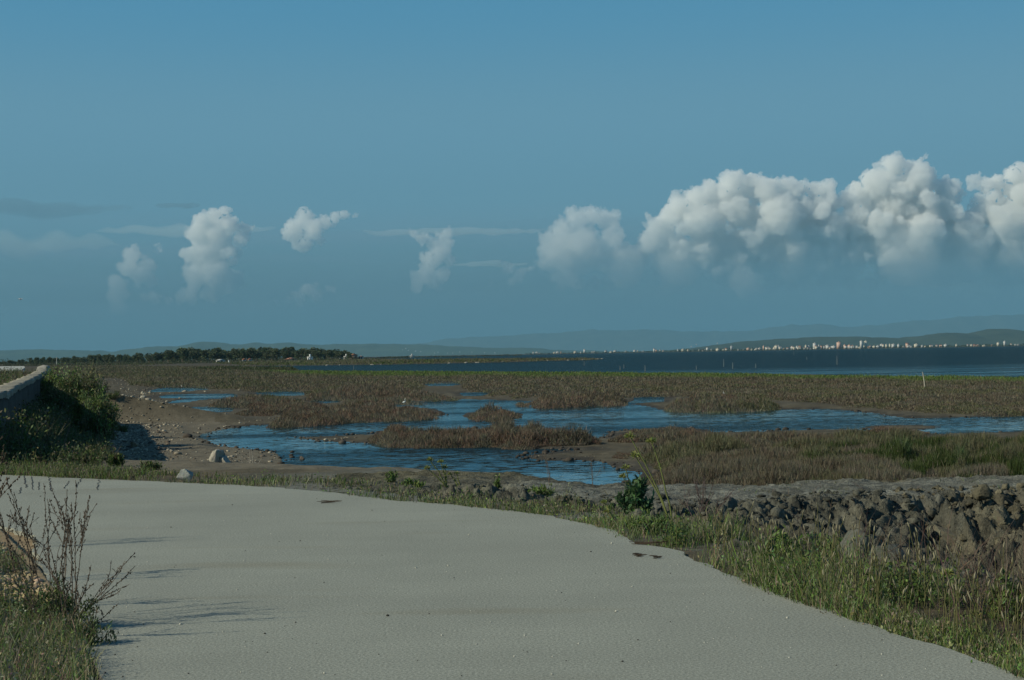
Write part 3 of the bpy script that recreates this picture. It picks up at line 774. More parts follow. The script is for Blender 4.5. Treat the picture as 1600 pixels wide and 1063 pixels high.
# ------------------------------------------------------------------ the wood on the left: separate pines, then the mass behind
def make_tree(seed, conic):
    r = np.random.default_rng(seed)
    t = empty('pine_tree', (0, 0, 0))
    mb = MB(); mb.tube([(0, 0, 0), (r.normal(0, .15), 0, 3), (r.normal(0, .3), r.normal(0, .3), 7.5)], [0.32, 0.24, 0.08], 5, (0.16, 0.12, 0.09))
    for k in range(5):
        a = r.uniform(0, 6.28); z = r.uniform(3, 6.5)
        mb.tube([(0, 0, z), (math.cos(a) * 1.5, math.sin(a) * 1.5, z + 1.2)], [.12, .04], 4, (0.16, 0.12, 0.09))
    mb.build('trunk', M_twig, t)
    nb = 9; cs = []
    for k in range(nb):
        if conic: z = 2.5 + 7.5 * (k + r.uniform(0, .8)) / nb; rad = 2.4 * (1 - (z - 2.5) / 9.5) + .4; a = r.uniform(0, 6.28); o = rad * .5
        else: z = r.uniform(4.5, 9.0); rad = r.uniform(1.2, 2.1); a = r.uniform(0, 6.28); o = r.uniform(0.4, 2.6) * (1 - abs(z - 6.5) / 5)
        cs.append((math.cos(a) * o, math.sin(a) * o, z, rad))
    P = []; N = []; C = []
    for (x, y, z, rad) in cs:
        k = 75; d = r.normal(size=(k, 3)); d /= np.linalg.norm(d, axis=1)[:, None]
        P.append(np.array([x, y, z]) + d * rad * r.uniform(.55, 1, (k, 1)) * [1, 1, .7]); N.append(d + r.normal(0, .5, (k, 3)))
        C.append(vary(np.array([0.085, 0.105, 0.055]) * r.uniform(.7, 1.5), k, .12, .25, r))
    V, Q, c = leaves(np.concatenate(P), np.concatenate(N), r.uniform(.6, 1.2, nb * 75), 0.75, np.concatenate(C), r)
    mesh_arrays('crown', V, Q, M_leaf, c).parent = t
    return t
protos = [make_tree(200 + i, i % 3 == 2) for i in range(7)]
used = set()
prof = np.array([(-60, 8), (0, 8), (30, 9), (60, 12), (110, 13), (150, 15), (200, 15), (245, 17), (270, 23), (310, 23), (330, 22), (400, 22), (460, 22), (520, 18), (540, 15), (560, 8), (580, 6)])
tl = ['rounded dark pine in the long wood left of the farm houses', 'pointed dark conifer in the long wood left of the farm houses']
k = 0
for row, (D, cnt) in enumerate([(1620, 60), (1700, 60), (1800, 60), (1900, 50)]):
    for i in range(cnt):
        px = -50 + 610 * (i + rng.uniform(0, 1)) / cnt
        if px > 548: continue
        j = rng.integers(0, 7); o = protos[j] if j not in used else copy_tree(protos[j]); used.add(j)
        H = np.interp(px, prof[:, 0], prof[:, 1]) * D / F * rng.uniform(.66, 1.0)
        s = H / 10.0; x, y = at(px, D + rng.uniform(-40, 40)); o.location = (x, y, -0.7 - s * 1.2)
        o.scale = (s * rng.uniform(1.1, 1.6), s * 1.2, s * 1.08); o.rotation_euler = (0, 0, rng.uniform(0, 6.28))
        tag(o, tl[1 if j % 3 == 2 else 0], 'tree', 'pines of the far wood')
# the scrub along the foot of the wood and the shore of the town, nobody could count it
def scrub(name, spans, label, base=(0.045, 0.055, 0.028), cat=None, lw=1.3):
    P = []; S = []; C = []
    for (x0, x1, D, h, nn) in spans:
        px = rng.uniform(x0, x1, nn); Dd = D + rng.uniform(-.02, .02, nn) * D
        hh = h * D / F * (0.5 + 0.5 * np.clip(fbm(px * 0.12, px * 0, 3, 140) + .5, 0, 1.3)) * rng.uniform(0, 1, nn)
        P.append(np.stack([(px - 800) / F * Dd, Dd, -1.0 + hh], -1)); S.append(np.full(nn, lw * D / F)); C.append(vary(base, nn, .12, .3))
    P = np.concatenate(P); n = len(P)
    V, Q, c = leaves(P, rng.normal(size=(n, 3)) + [0, 0, .4], np.concatenate(S), .8, np.concatenate(C))
    return tag(mesh_arrays(name, V, Q, M_leaf, c), label, cat, kind='stuff')
scrub('far_scrub', [(-150, 560, 1560, 6, 5000), (-150, 560, 1850, 12, 6000), (560, 640, 1900, 3, 700), (590, 815, 2500, 2.6, 1500), (-100, 330, 1200, 2.0, 2500), (100, 560, 1300, 1.6, 1500)], 'dark scrub and undergrowth along the foot of the far wood', cat='scrub')
scrub('shoreline_trees', [(820, 1700, 6475, 2.2, 4500), (1060, 1700, 6800, 4.0, 3500), (1250, 1470, 7000, 5.0, 2500)], 'thin dark line of trees between the houses of the far shore', (0.045, 0.06, 0.035), 'trees', 1.4)

# ------------------------------------------------------------------ marsh vegetation
RED = np.array([0.136, 0.112, 0.074]); OLI = np.array([0.118, 0.114, 0.060]); GRB = np.array([0.140, 0.124, 0.086]); GRN = np.array([0.085, 0.125, 0.030]); DRY = np.array([0.26, 0.225, 0.15]); DGR = np.array([0.050, 0.070, 0.028])

def veg(name, poly, h, per, pal, label, cat, group=None, kind=None, cell=1.6, zb=-1.25, wpx=1.1, seed=0, green_edge=False, lean=0.55, edge=0.8, leafy=0.0, minw=0.010, hole=0.0):
    r = np.random.default_rng(900 + seed); poly = np.array(poly, float)
    lo = poly.min(0); hi = poly.max(0); A = (hi - lo).prod()
    n = int(A * per * 1.0); n = min(n, 900000)
    x = r.uniform(lo[0], hi[0], n); y = r.uniform(lo[1], hi[1], n)
    jag = 1.2 * vn(x * 0.12, y * 0.6, 7 + seed)
    k = inpoly(x, y + jag, poly); x = x[k]; y = y[k]
    g = gp(x, y, zb); D = g[:, 1]; X = g[:, 0]
    # clumps: domes over a jittered cell pattern
    cs = cell * (1 + D / 160.0)
    a1, a2, ai = worley2(X / cell, D / (cell * 1.1), 150 + seed)
    dome = np.clip(1 - a1 ** 2 * 1.5, 0, 1) ** 0.6
    big = np.clip(0.55 + 0.9 * fbm(X / (cell * 5), D / (cell * 5), 3, 160 + seed), 0.15, 1.1)
    wp = gpoly(poly.tolist(), zb)
    inn = -sdist(X, D, wp, 8)
    Hc = 1.15 * h * (0.1 + 0.9 * dome * (0.45 + 0.55 * ai)) * (0.5 + 0.5 * big) * (0.25 + 0.75 * sstep(0, edge, inn))
    if hole:
        kk = fbm(X / 4, D / 4, 3, 171 + seed) + 0.25 > hole * r.uniform(.6, 1.2, len(X)); X, D, Hc, ai, a1, inn, x, y, big = [q[kk] for q in (X, D, Hc, ai, a1, inn, x, y, big)]
    m = len(X)
    z = zt2(X, D); u = r.uniform(0, 1, m) ** 0.8
    P = np.stack([X, D, z - 0.03 + u * Hc * 0.72], -1)
    w = np.maximum(minw, wpx * D / F) * r.uniform(.6, 1.3, m); ln = Hc * r.uniform(.22, .42, m) + np.maximum(0.05, 1.5 * D / F)
    t = np.clip(0.5 + 0.9 * fbm(X / (cell * 3), D / (cell * 3), 3, 180 + seed) + 0.6 * (ai - .5), 0, .999)
    pal = np.array(pal); c = pal[(t * len(pal)).astype(int)]
    c = np.where((r.random(m) < 0.05)[:, None], DRY * 0.8, c)
    if green_edge is not False:
        ge = np.interp(x, green_edge[0], green_edge[1]); dd = y - ge + 2.0 * fbm(x * 0.02, x * 0, 3, 190)
        c = c + (GRN * [1.25, 1.35, 1.2] - c) * (sstep(12, 7, dd) * (r.random(m) < .85))[:, None]
    c = vary(c, m, .08, .15, r)
    V, T, C = blades(P, ln, w, lean, 0.15, 1, c, None, r)
    F_ = [T]
    if leafy:
        kk = r.random(m) < leafy; V2, Q2, C2 = leaves(P[kk] + [0, 0, .03], r.normal(size=(kk.sum(), 3)) + [0, 0, .8], w[kk] * 2.2, .5, c[kk], r)
        F_.append(Q2 + len(V)); V = np.concatenate([V, V2]); C = np.concatenate([C, C2])
    o = mesh_arrays(name, V, F_, M_leaf, C)
    return tag(o, label, cat, group, kind)

BR = [RED, GRB, RED, OLI]; OB = [OLI, GRB, OLI, RED * .9]
veg('marsh_shrubs', VEG['far_marsh'], 0.5, 6.0, [RED, GRB, OLI, RED], 'brown salt marsh scrub covering the flat land up to the lagoon', 'marsh plants', kind='stuff', cell=2.4, seed=1, lean=1.1, wpx=1.3,
    green_edge=([60, 300, 460, 560, 800, 1000, 1200, 1400, 1600, 2300], [560, 560, 576, 578, 579.5, 581, 583, 587, 589, 600]))
veg('marsh_shrubs', [(60, 572), (330, 574), (430, 581), (430, 608), (345, 606), (320, 604), (250, 603), (205, 602), (190, 592), (120, 588)], 0.75, 2.5, [OLI, DGR * 1.2, OLI, GRB], 'olive green scrub at the left end of the salt marsh', 'marsh plants', kind='stuff', cell=3.5, seed=2)
G = 'shrub banks among the marsh pools'
RD2 = np.array([0.152, 0.108, 0.074])
PATCHES = [
 ([(322,631),(345,626),(400,622),(440,620),(485,630),(480,633),(400,634),(350,633)], .75, 'brown shrub bank beside the three small left pools'),
 ([(364,645),(400,637),(440,633),(500,631),(520,636),(480,642),(410,648),(380,648)], .6, 'low brown shrubs on mud behind the left tip of the big pool'),
 ([(404,662),(430,654),(500,643),(540,633),(590,637),(640,640),(685,642),(692,648),(640,652),(560,655),(520,658),(470,661.5)], .95, 'long rounded brown shrub bank with the egret standing behind it'),
 ([(524,637),(540,630),(597,630),(597,637),(560,641)], .8, 'dark topped shrubs at the rear of the long bank'),
 ([(724,651),(735,645),(760,642),(795,642),(818,646),(815,651.5),(770,653.5),(735,653)], .95, 'oval shrub islet ringed by water in the middle of the pool'),
 ([(578,690),(575,680),(600,674),(640,672),(660,678),(720,679),(800,672),(860,674),(866,681),(930,682),(941,686),(900,688),(850,689),(830,693),(800,694),(775,689),(700,691),(640,692.5)], 0.92, 'large front shrub island with a high round bush at its left'),
 ([(608,690),(612,678),(630,676),(632,690)], 1.45, 'tallest round bush at the left end of the front island'),
 ([(830,632),(832,624),(880,620),(930,621),(980,623),(981,629),(930,630),(880,632),(845,634)], 1.15, 'dark shrub bank with a steep right end beyond the channel'),
 ([(845,636),(870,632),(920,632),(922,636),(880,638)], .55, 'low fringe of shrubs on the mud in front of the dark bank'),
 ([(557,626),(570,618),(640,617),(720,619),(722,625),(660,628),(600,628)], .85, 'shrub bank between the upper pools, left of the islet'),
 ([(475,622),(520,611),(560,607),(640,610),(638,618),(600,621),(560,624),(520,622)], 1.0, 'dark lumpy shrub bank above the upper pools'),
 ([(800,631),(802,625),(826,626),(828,632)], .7, 'single dark bush at the left edge of the channel'),
 ([(1030,640),(1040,632),(1060,627),(1150,626),(1215,629),(1222,634),(1200,638),(1120,641),(1080,641)], .95, 'wide shrub bank with a rounded right end on the far channel shore'),
 ([(948,684),(970,676),(1040,671),(1100,674),(1112,677),(1080,681),(1000,684.5)], .75, 'narrow shrub bank at the near shore of the channel'),
 ([(1340,671),(1360,666),(1400,665),(1450,666),(1452,671),(1400,674)], .6, 'low shrub islet before the right channel'),
 ([(755,615),(760,611),(790,611),(800,614),(770,617)], .6, 'small bush beside the thin upper pool'),
 ([(955,706),(965,700),(985,702),(980,708)], .35, 'small low bush alone on the bare mudflat'),
]
for i, (p, h, lab) in enumerate(PATCHES):
    veg('shrub_bank', p, h, 10 if i not in (5, 6) else 12, [RD2, GRB, RD2, RED] if i % 3 else [GRB, RD2, GRB, OLI], lab, 'shrubs', G, cell=1.2 if h > .7 else .8, seed=10 + i, lean=.9)
veg('marsh_shrubs', [(1000,757),(1012,740),(1030,722),(1010,712),(985,700),(1000,690),(1060,686),(1110,681),(1200,680),(1300,682),(1400,690),(1420,757),(1200,757)], 0.62, 6.5, [RED, GRB, RED, OLI], 'brown heathery scrub behind the grey clay heap', 'marsh plants', kind='stuff', cell=1.3, seed=40, zb=-1.2)
veg('marsh_shrubs', [(1190,757),(1230,700),(1330,688),(1450,690),(1700,694),(1900,700),(1900,762),(1600,762),(1400,764)], 1.0, 6.5, [OLI, GRB, GRN * .55, OLI], 'tall olive scrub behind the right half of the clay heap', 'marsh plants', kind='stuff', cell=1.4, seed=41, zb=-1.2, leafy=.5, lean=.4)
for i, (x0, x1, yb, h, lab) in enumerate([(1378, 1440, 738, 1.45, 'tall green bush at the left of the right-hand thicket'), (1470, 1530, 742, 1.35, 'green bush in the middle of the right-hand thicket'), (1540, 1610, 744, 1.6, 'tallest green bush at the right edge of the picture')]):
    veg('green_bush', [(x0, yb), (x0 + 8, yb - 16), (x1 - 8, yb - 18), (x1, yb), ((x0 + x1) / 2, yb + 5)], h, 18, [OLI, GRN * .55, DGR * 2.0, OLI], lab, 'bush', 'green bushes of the right-hand thicket', cell=.8, seed=50 + i, zb=-1.2, leafy=1.0, lean=.5, edge=.5)
veg('spit_grass', [(395,571.4),(467,570.8),(600,569.4),(700,567.4),(800,565.4),(860,563.4),(925,562.2),(946,560.7),(850,561.2),(720,562.4),(600,563.2),(400,565.5),(330,568)], 1.5, 9, [OLI, GRN * .8, OLI, GRB], 'low green spit reaching into the lagoon', 'grass bank', kind='stuff', cell=9, seed=60, edge=4)
veg('reed_bank', [(290,578),(330,575.5),(400,575),(462,575.3),(466,578.5),(400,580.3),(330,579.5)], 1.5, 9, [DGR, OLI * .7, DGR, DGR], 'dark low bank of scrub left of the open lagoon', 'scrub', kind='stuff', cell=5, seed=61, edge=2)
veg('flat_grass', [(-60,566),(300,563),(520,561),(600,562),(600,563),(400,565),(330,567),(200,572),(60,571),(-60,572)], 1.3, 5, [OLI, GRB, GRN * .7, OLI], 'olive grass of the distant flats before the wood', 'grass', kind='stuff', cell=16, seed=62, edge=6, hole=.12)

# weeds on the plateau behind the wall, on the bank in front of it
def scatter(name, X, Y, h, col, label, cat, w=0.012, seg=2, lean=.4, bend=.35, kind='stuff', group=None, leafy=0.0, lsize=.03, val=.25, r=rng, zoff=0.0):
    n = len(X); z = zt2(X, Y); P = np.stack([X, Y, z - 0.01 + zoff], -1)
    h = np.broadcast_to(h, (n,)) * r.uniform(.45, 1.15, n); ww = np.maximum(w, 1.0 * Y / F) * r.uniform(.7, 1.3, n)
    c = vary(col, n, .12, val, r)
    V, T, C = blades(P, h, ww, lean, bend, seg, c, None, r); F_ = [T]
    if leafy:
        k = r.random(n) < leafy; m = k.sum(); rep = 5
        Pl = np.repeat(P[k], rep, 0) + np.stack([r.normal(0, .05, m * rep), r.normal(0, .05, m * rep), np.repeat(h[k], rep) * r.uniform(.1, .95, m * rep)], -1)
        V2, Q2, C2 = leaves(Pl, r.normal(size=(m * rep, 3)) + [0, 0, .5], lsize * r.uniform(.6, 1.4, m * rep), .5, np.repeat(c[k], rep, 0), r)
        F_.append(Q2 + len(V)); V = np.concatenate([V, V2]); C = np.concatenate([C, C2])
    return tag(mesh_arrays(name, V, F_, M_leaf, C), label, cat, group, kind)

def pick(n, pal, p, r=rng): return np.array(pal)[r.choice(len(pal), n, p=p)]
n = 22000; u = rng.uniform(0, 1, n); Y = 1 / (1 / 34 + u * (1 / 170 - 1 / 34)); X = np.interp(Y, WALL[:, 1], WALL[:, 0]) - rng.uniform(.5, 9 + Y * .1, n)
scatter('plateau_weeds', X, Y, .45, pick(n, [OLI, GRB, GRN * .8, DRY * .6], [.4, .25, .25, .1]), 'green and brown weeds on the level ground behind the wall', 'weeds', leafy=.3, lsize=.07)
n = 13000; u = rng.uniform(0, 1, n); Y = 28.5 + 36 * u ** 1.2; X = np.interp(Y, WALL[:, 1], WALL[:, 0]) + rng.uniform(.05, 1, n) ** 1.3 * 2.6
k = vn(X * .8, Y * .8, 201) + rng.uniform(-.3, .3, n) > -0.05
scatter('bank_weeds', X[k], Y[k], .42, pick(k.sum(), [OLI, DGR * 1.4, GRN * .8, DRY * .5], [.35, .3, .25, .1]), 'weeds growing on the shaded bank below the wall', 'weeds', leafy=.6, lsize=.06)

n = 5200; Y = rng.uniform(30, 66, n); X = np.interp(Y, WALL[:, 1], WALL[:, 0]) + rng.uniform(.05, 1, n) ** 1.5 * 1.3; k = vn(X * .7, Y * .45, 203) > -.02
scatter('wall_weeds', X[k], Y[k], 1.05, pick(k.sum(), [OLI * .9, DGR * 1.5, GRN * .8, DRY * .5], [.35, .3, .2, .15]), 'tall straggly weeds growing against the shaded face of the wall', 'weeds', leafy=.8, lsize=.08, w=.014)
# grass verge along the far edge of the road
edge_pts = catmull(road_far, 8); seg = np.diff(edge_pts, axis=0); sl_ = np.linalg.norm(seg, axis=1)
epx = topix(np.c_[edge_pts, np.zeros(len(edge_pts))])[:, 0]
def verge(n, px0, px1, d0, d1, power=1.3, r=rng):
    px = r.uniform(px0, px1, n); i = np.interp(px, epx, np.arange(len(epx))); i0 = np.clip(i.astype(int), 0, len(seg) - 1); f = i - i0
    p = edge_pts[i0] + seg[i0] * f[:, None]; nn = np.stack([-seg[i0, 1], seg[i0, 0]], -1) / sl_[i0][:, None]
    d = d0 + (np.broadcast_to(d1, (n,)) - d0) * r.uniform(0, 1, n) ** power
    q = p + nn * d[:, None]; return q[:, 0], q[:, 1], px, d
n = 30000; X, Y, px, d = verge(n, -150, 850, -0.06, 1.5, 1.2)
hh = .15 + .06 * vn(px * .03, px * 0, 211) + .07 * sstep(230, 60, px)
k = (rng.random(n) < (.28 + .5 * sstep(260, 150, px) + .3 * sstep(400, 600, px)) * np.clip(.7 + 1.8 * fbm(X * .8, Y * .8, 3, 218), .1, 1.3))
scatter('verge_grass', X[k], Y[k], hh[k], pick(k.sum(), [GRN * 1.1, OLI * 1.3, DRY * .75, GRN * 1.4], [.3, .3, .25, .15]), 'thin sunlit grass along the far edge of the road', 'grass', w=.008, leafy=.12, lsize=.035)
n = 90000; px1 = 1750; X, Y, px, d = verge(n, 640, px1, -0.05, 2.6, 1.1)
wl = np.interp(px, [640, 800, 950, 1100, 1300, 1750], [.9, 1.0, 1.3, 1.4, 1.0, 1.1]); kk = d < wl * rng.uniform(.5, 1.2, n) * (1 + .8 * vn(X * .9, Y * .9, 214))
hh = np.interp(px, [640, 820, 950, 1050, 1200, 1400, 1750], [.13, .15, .24, .31, .29, .25, .25]) * (0.75 + 1.1 * vn(X * 1.3, Y * 1.3, 213)) * np.interp(d, [0, .3, 2.6], [.55, 1, .9])
thin = 1 - .8 * sstep(1280, 1420, px) * sstep(.25, .8, d)
kk &= rng.random(n) < thin * np.clip(.62 + 1.9 * fbm(X * 1.1, Y * 1.1, 3, 216), .12, 1)
scatter('verge_grass', X[kk], Y[kk], hh[kk] * rng.uniform(.7, 1.25, kk.sum()), pick(kk.sum(), [GRN * 1.35, DGR * 2.2, OLI * 1.6, DRY * .9, GRN * 1.8], [.26, .13, .20, .25, .16]), 'dense tall grass on the verge of the bend, with pale seed heads', 'grass', w=.007, leafy=.05, lsize=.03)
# seed heads of the hare's-tail grass
n = 330; X, Y, px, d = verge(n, 1040, 1700, 0.1, 1.7, 1.0); mb = MB()
for i in range(n):
    h = rng.uniform(.25, .46) * (1 if px[i] < 1350 else .9); z = zt2(X[i:i + 1], Y[i:i + 1])[0]; a = rng.uniform(0, 6.28); l = rng.uniform(0, .12)
    top = np.array([X[i] + math.cos(a) * l, Y[i] + math.sin(a) * l, z + h]); c = np.array([.30, .27, .17]) * rng.uniform(.7, 1.15)
    mb.tube([(X[i], Y[i], z), (X[i] + math.cos(a) * l * .3, Y[i] + math.sin(a) * l * .3, z + h * .6), top], .0035, 3, (0.18, 0.17, .07))
    dz = np.array([math.cos(a) * .012, math.sin(a) * .012, .03]); mb.tube([top - dz * .3, top + dz * .2, top + dz * .8, top + dz * 1.3], [.003, .0075, .0065, .0015], 5, c)
o = mb.build('seed_heads', M_leaf); tag(o, 'pale fluffy seed heads standing above the verge grass', 'grass heads', kind='stuff')
# broad leaved weeds in the verge
n = 2600; X, Y, px, d = verge(n, 1000, 1380, 0.15, 1.2, 1.0)
kk = (vn(X * 1.3, Y * 1.3, 217) > .12); scatter('leafy_weeds', X[kk], Y[kk], .34, pick(kk.sum(), [GRN * 1.2, DGR * 2.2], [.6, .4]), 'patches of broad-leaved green weeds in the verge grass', 'weeds', leafy=1.0, lsize=.035, w=.006)
# thin dead stalks in front of the clay
n = 2200; X, Y, px, d = verge(n, 1050, 1700, 0.4, 3.4, .9); kk = rng.random(n) < np.interp(px, [1050, 1300, 1700], [.2, .8, 1])
scatter('dead_stalks', X[kk], Y[kk], .75, pick(kk.sum(), [np.array([.10, .07, .055]), np.array([.15, .11, .08])], [.6, .4]), 'tangle of dead brown stalks between the grass and the clay heap', 'dry stalks', w=.004, lean=.9, bend=.4, val=.3)
# grass and green growth on the left verge
n = 16000; Y = rng.uniform(8.2, 18.5, n); pxr = np.interp(topix(np.stack([Y * 0, Y, Y * 0 + .1], -1))[:, 1], [800, 822, 882, 940, 1000, 1063, 1200, 1500], [-60, -4, 60, 103, 136, 146, 150, 200])
X = (pxr + 2 - rng.uniform(0, 1, n) ** .9 * 210 - 800) / F * Y
kk = vn(X * 1.4, Y * 1.0, 221) + rng.uniform(-.1, .1, n) > np.interp(Y, [8, 10.5, 12, 14, 18], [.02, 0.05, .12, .2, .28])
scatter('verge_grass', X[kk], Y[kk], .24, pick(kk.sum(), [GRN * 1.6, DGR * 2.4, OLI * 1.7, DRY * 1.1], [.27, .10, .23, .40]), 'green grass and weeds on the gravel left of the road', 'grass', w=.006, leafy=.2, lsize=.022)

# ------------------------------------------------------------------ stones
def rock(seed, sub=3, amp=.35, freq=1.3):
    V, T = ICO[sub]; r = np.random.default_rng(seed)
    n1 = worley3(V * freq + r.uniform(0, 50, 3), seed); n2 = vn3(V * 3 + r.uniform(0, 50, 3), seed); n3 = vn3(V * 8 + r.uniform(0, 50, 3), seed)
    W_ = V * (1 + .35 * amp * (n1 - .6) + .10 * n2)[:, None]
    for _ in range(18):                                   # broken faces
        q = r.normal(size=3); q /= np.linalg.norm(q); o_ = r.uniform(.38, .74)
        W_ = W_ - np.maximum(W_ @ q - o_, 0)[:, None] * q
    return W_ * (1.35 + .10 * n3 * amp + .05 * vn3(V * 5, seed + 3))[:, None], T
def stone(name, px, py, z, size, seed, label, col, cat='stone', group=None, amp=.5, sub=3, rot=0, sink=.25):
    V, T = rock(seed, sub, amp); g = gp(px, py, z); zz = z
    for _ in range(14): g = gp(px, py, zz); zz = .6 * zz + .4 * float(zt2(g[:1], g[1:2])[0])
    V = V * np.array(size) * np.array([1, 1, 1]); c, s = math.cos(rot), math.sin(rot); V = V @ np.array([[c, s, 0], [-s, c, 0], [0, 0, 1]])
    C = vary(col, len(V), .04, .10)
    return tag(mesh_arrays(name, V, T, M_stone, C, False, None, (g[0], g[1], zz + size[2] * (1 - sink))), label, cat, group)
b = stone('boulder', 337, 727, -.95, (.25, .23, .25), 5, 'large pale craggy boulder on the mud beside the big pool', (.30, .28, .23), 'boulder', amp=1.3)
stone('boulder', 349, 727, -.95, (.27, .22, .20), 12, 'lower grey rock leaning against the large craggy boulder', (.30, .29, .25), 'boulder', amp=.7)
stone('boulder', 291, 753, -.05, (.125, .11, .13), 7, 'grey rounded boulder at the grassy edge of the road', (.30, .30, .27), 'boulder', amp=.6)
stone('boulder', 210, 700, -1.0, (.20, .14, .12), 17, 'brown angular stone half buried in the shore rubble', (.22, .18, .12), 'boulder', amp=.6)
stone('white_stone', 1451, 642, -1.25, (.11, .1, .09), 21, 'small bright white stone on the far mud bank at right', (.75, .72, .65), 'stone', sub=2)
stone('pale_stone', 427, 746, -.7, (.10, .08, .06), 22, 'single pale pebble on bare soil right of the two boulders', (.55, .5, .4), 'stone', sub=2)
stone('dark_stone', 472, 722, -1.48, (.13, .1, .09), 23, 'dark rock standing in the shallow edge of the big pool', (.09, .075, .06), 'stone', sub=2, sink=.1)
stone('pale_stone', 650, 690.5, -1.4, (.13, .1, .07), 24, 'pale stone at the foot of the front shrub island', (.42, .38, .3), 'stone', sub=2)
for i, (x, y) in enumerate([(222, 616), (235, 615), (223, 622)]):
    stone('pale_stone', x, y, -1.2, (.19, .17, .15), 30 + i, ['left one of the pale stones by the small left pools', 'right one of the pale stones by the small left pools', 'lower one of the pale stones by the small left pools'][i], (.48, .43, .33), 'stone', 'pale stones by the small left pools', sub=2)
# rubble of the left shore: too many to count
mb = MB(); RKS = [rock(520 + i, 0, .9) for i in range(8)]
pxs = np.concatenate([rng.normal(213, 34, 1900), rng.uniform(160, 560, 1300), rng.normal(205, 25, 600)]); pys = np.concatenate([rng.uniform(640, 752, 1900), rng.uniform(600, 762, 1300), rng.uniform(592, 660, 600)])
for px, py in zip(pxs, pys):
    if px < 150 or px > 560: continue
    zz = -1.1
    for _ in range(4): g = gp(px, py, zz); zz = float(zt(g[:1], g[1:2])[0])
    if zz < ZW + .01 or g[1] < 22: continue
    if float(lookup(SDR, g[:1], g[1:2])[0]) < .3: continue
    s = rng.lognormal(-4.0, .5) * (1 + g[1] / 120); pale = rng.random() < .62
    c = np.array([.33, .29, .22]) * rng.uniform(.6, 1.3) if pale else np.array([.11, .09, .07]) * rng.uniform(.7, 1.4)
    V, T = RKS[rng.integers(0, 8)]; a = rng.uniform(0, 6.28); V = V * np.array([rng.uniform(.9, 1.5), 1, rng.uniform(.5, .8)]) * s * 1.3; mb.add(np.stack([V[:, 0] * math.cos(a) - V[:, 1] * math.sin(a), V[:, 0] * math.sin(a) + V[:, 1] * math.cos(a), V[:, 2]], -1) + [g[0], g[1], zz + s * .25], T, col=c)
tag(mb.build('rubble', M_stone), 'pale rubble and pebbles strewn over the left shore', 'rubble', kind='stuff')
mb = MB()
for _ in range(1500):
    px = rng.uniform(330, 960); py = rng.uniform(700, 790); zz = -.9
    for _ in range(5): g = gp(px, py, zz); zz = .4 * zz + .6 * float(zt2(g[:1], g[1:2])[0])
    if zz < ZW + .01 or g[1] > 60 or float(lookup(SDR, g[:1], g[1:2])[0]) < .25: continue
    s = rng.lognormal(-4.1, .5); V, T = RKS[rng.integers(0, 8)]
    mb.add(V * [s * 1.3, s, s * .7] + [g[0], g[1], zz + s * .25], T, col=(np.array([.075, .065, .05]) if rng.random() < .7 else np.array([.26, .23, .17])) * rng.uniform(.6, 1.4))
tag(mb.build('shore_debris', M_stone), 'dark crumbs and small stones on the bare soil between road and pool', 'debris', kind='stuff')
# dark crumbs of mud along the waterline
mb = MB()
for _ in range(900):
    i = rng.integers(0, len(W1)); a = W1[i]; b2_ = W1[(i + 1) % len(W1)]
    if a[1] > 90: continue
    p = a + (b2_ - a) * rng.random() + rng.normal(0, .25, 2); z = max(float(zt(p[:1], p[1:2])[0]), ZW - .01); s = rng.lognormal(-3.7, .5) * 1.3
    mb.blob((p[0], p[1], z + s * .3), (s * 1.4, s, s * .8), np.array([.06, .05, .04]) * rng.uniform(.6, 1.6))
tag(mb.build('mud_crumbs', M_stone), 'dark lumps of mud scattered along the waterline of the big pool', 'mud', kind='stuff')
# gravel of the left verge
mb = MB(); n = 5200; Y = 1 / rng.uniform(1 / 18.0, 1 / 8.3, n); pxr = np.interp(topix(np.stack([Y * 0, Y, Y * 0 + .1], -1))[:, 1], [800, 822, 882, 940, 1000, 1063, 1200, 1500], [-60, -4, 60, 103, 136, 146, 150, 200])
X = (pxr + 4 - rng.uniform(0, 1, n) * 200 - 800) / F * Y; Z = zt(X, Y)
for x, y, z in zip(X, Y, Z):
    s = rng.lognormal(-3.85, .4); mb.blob((x, y, z + s * .2), np.array([1, rng.uniform(.7, 1.1), rng.uniform(.5, .8)]) * s, np.array([.38, .29, .17]) * rng.uniform(.5, 1.35) * [1, rng.uniform(.9, 1.1), rng.uniform(.8, 1.2)])
tag(mb.build('gravel', M_stone), 'tan gravel heaped on the verge left of the road', 'gravel', kind='stuff')
stone('white_stone', 66, 1019, .25, (.035, .03, .022), 44, 'bright white pebble in the gravel under the bare twigs', (.8, .78, .7), 'stone', sub=2)
# grit on the road
mb = MB()
for _ in range(420):
    px = rng.uniform(0, 1600); py = rng.uniform(752, 1063); g = gp(px, py, 0.0)
    if not (sdist(g[:1], g[1:2], ROAD, 5)[0] < -.05): continue
    s = rng.lognormal(-5.2, .35); mb.blob((g[0], g[1], s * .35), (s, s, s * .7), (.5, .48, .4) if rng.random() < .7 else (.06, .055, .045))
tag(mb.build('road_grit', M_stone), 'loose grit scattered over the road surface', 'grit', kind='stuff')
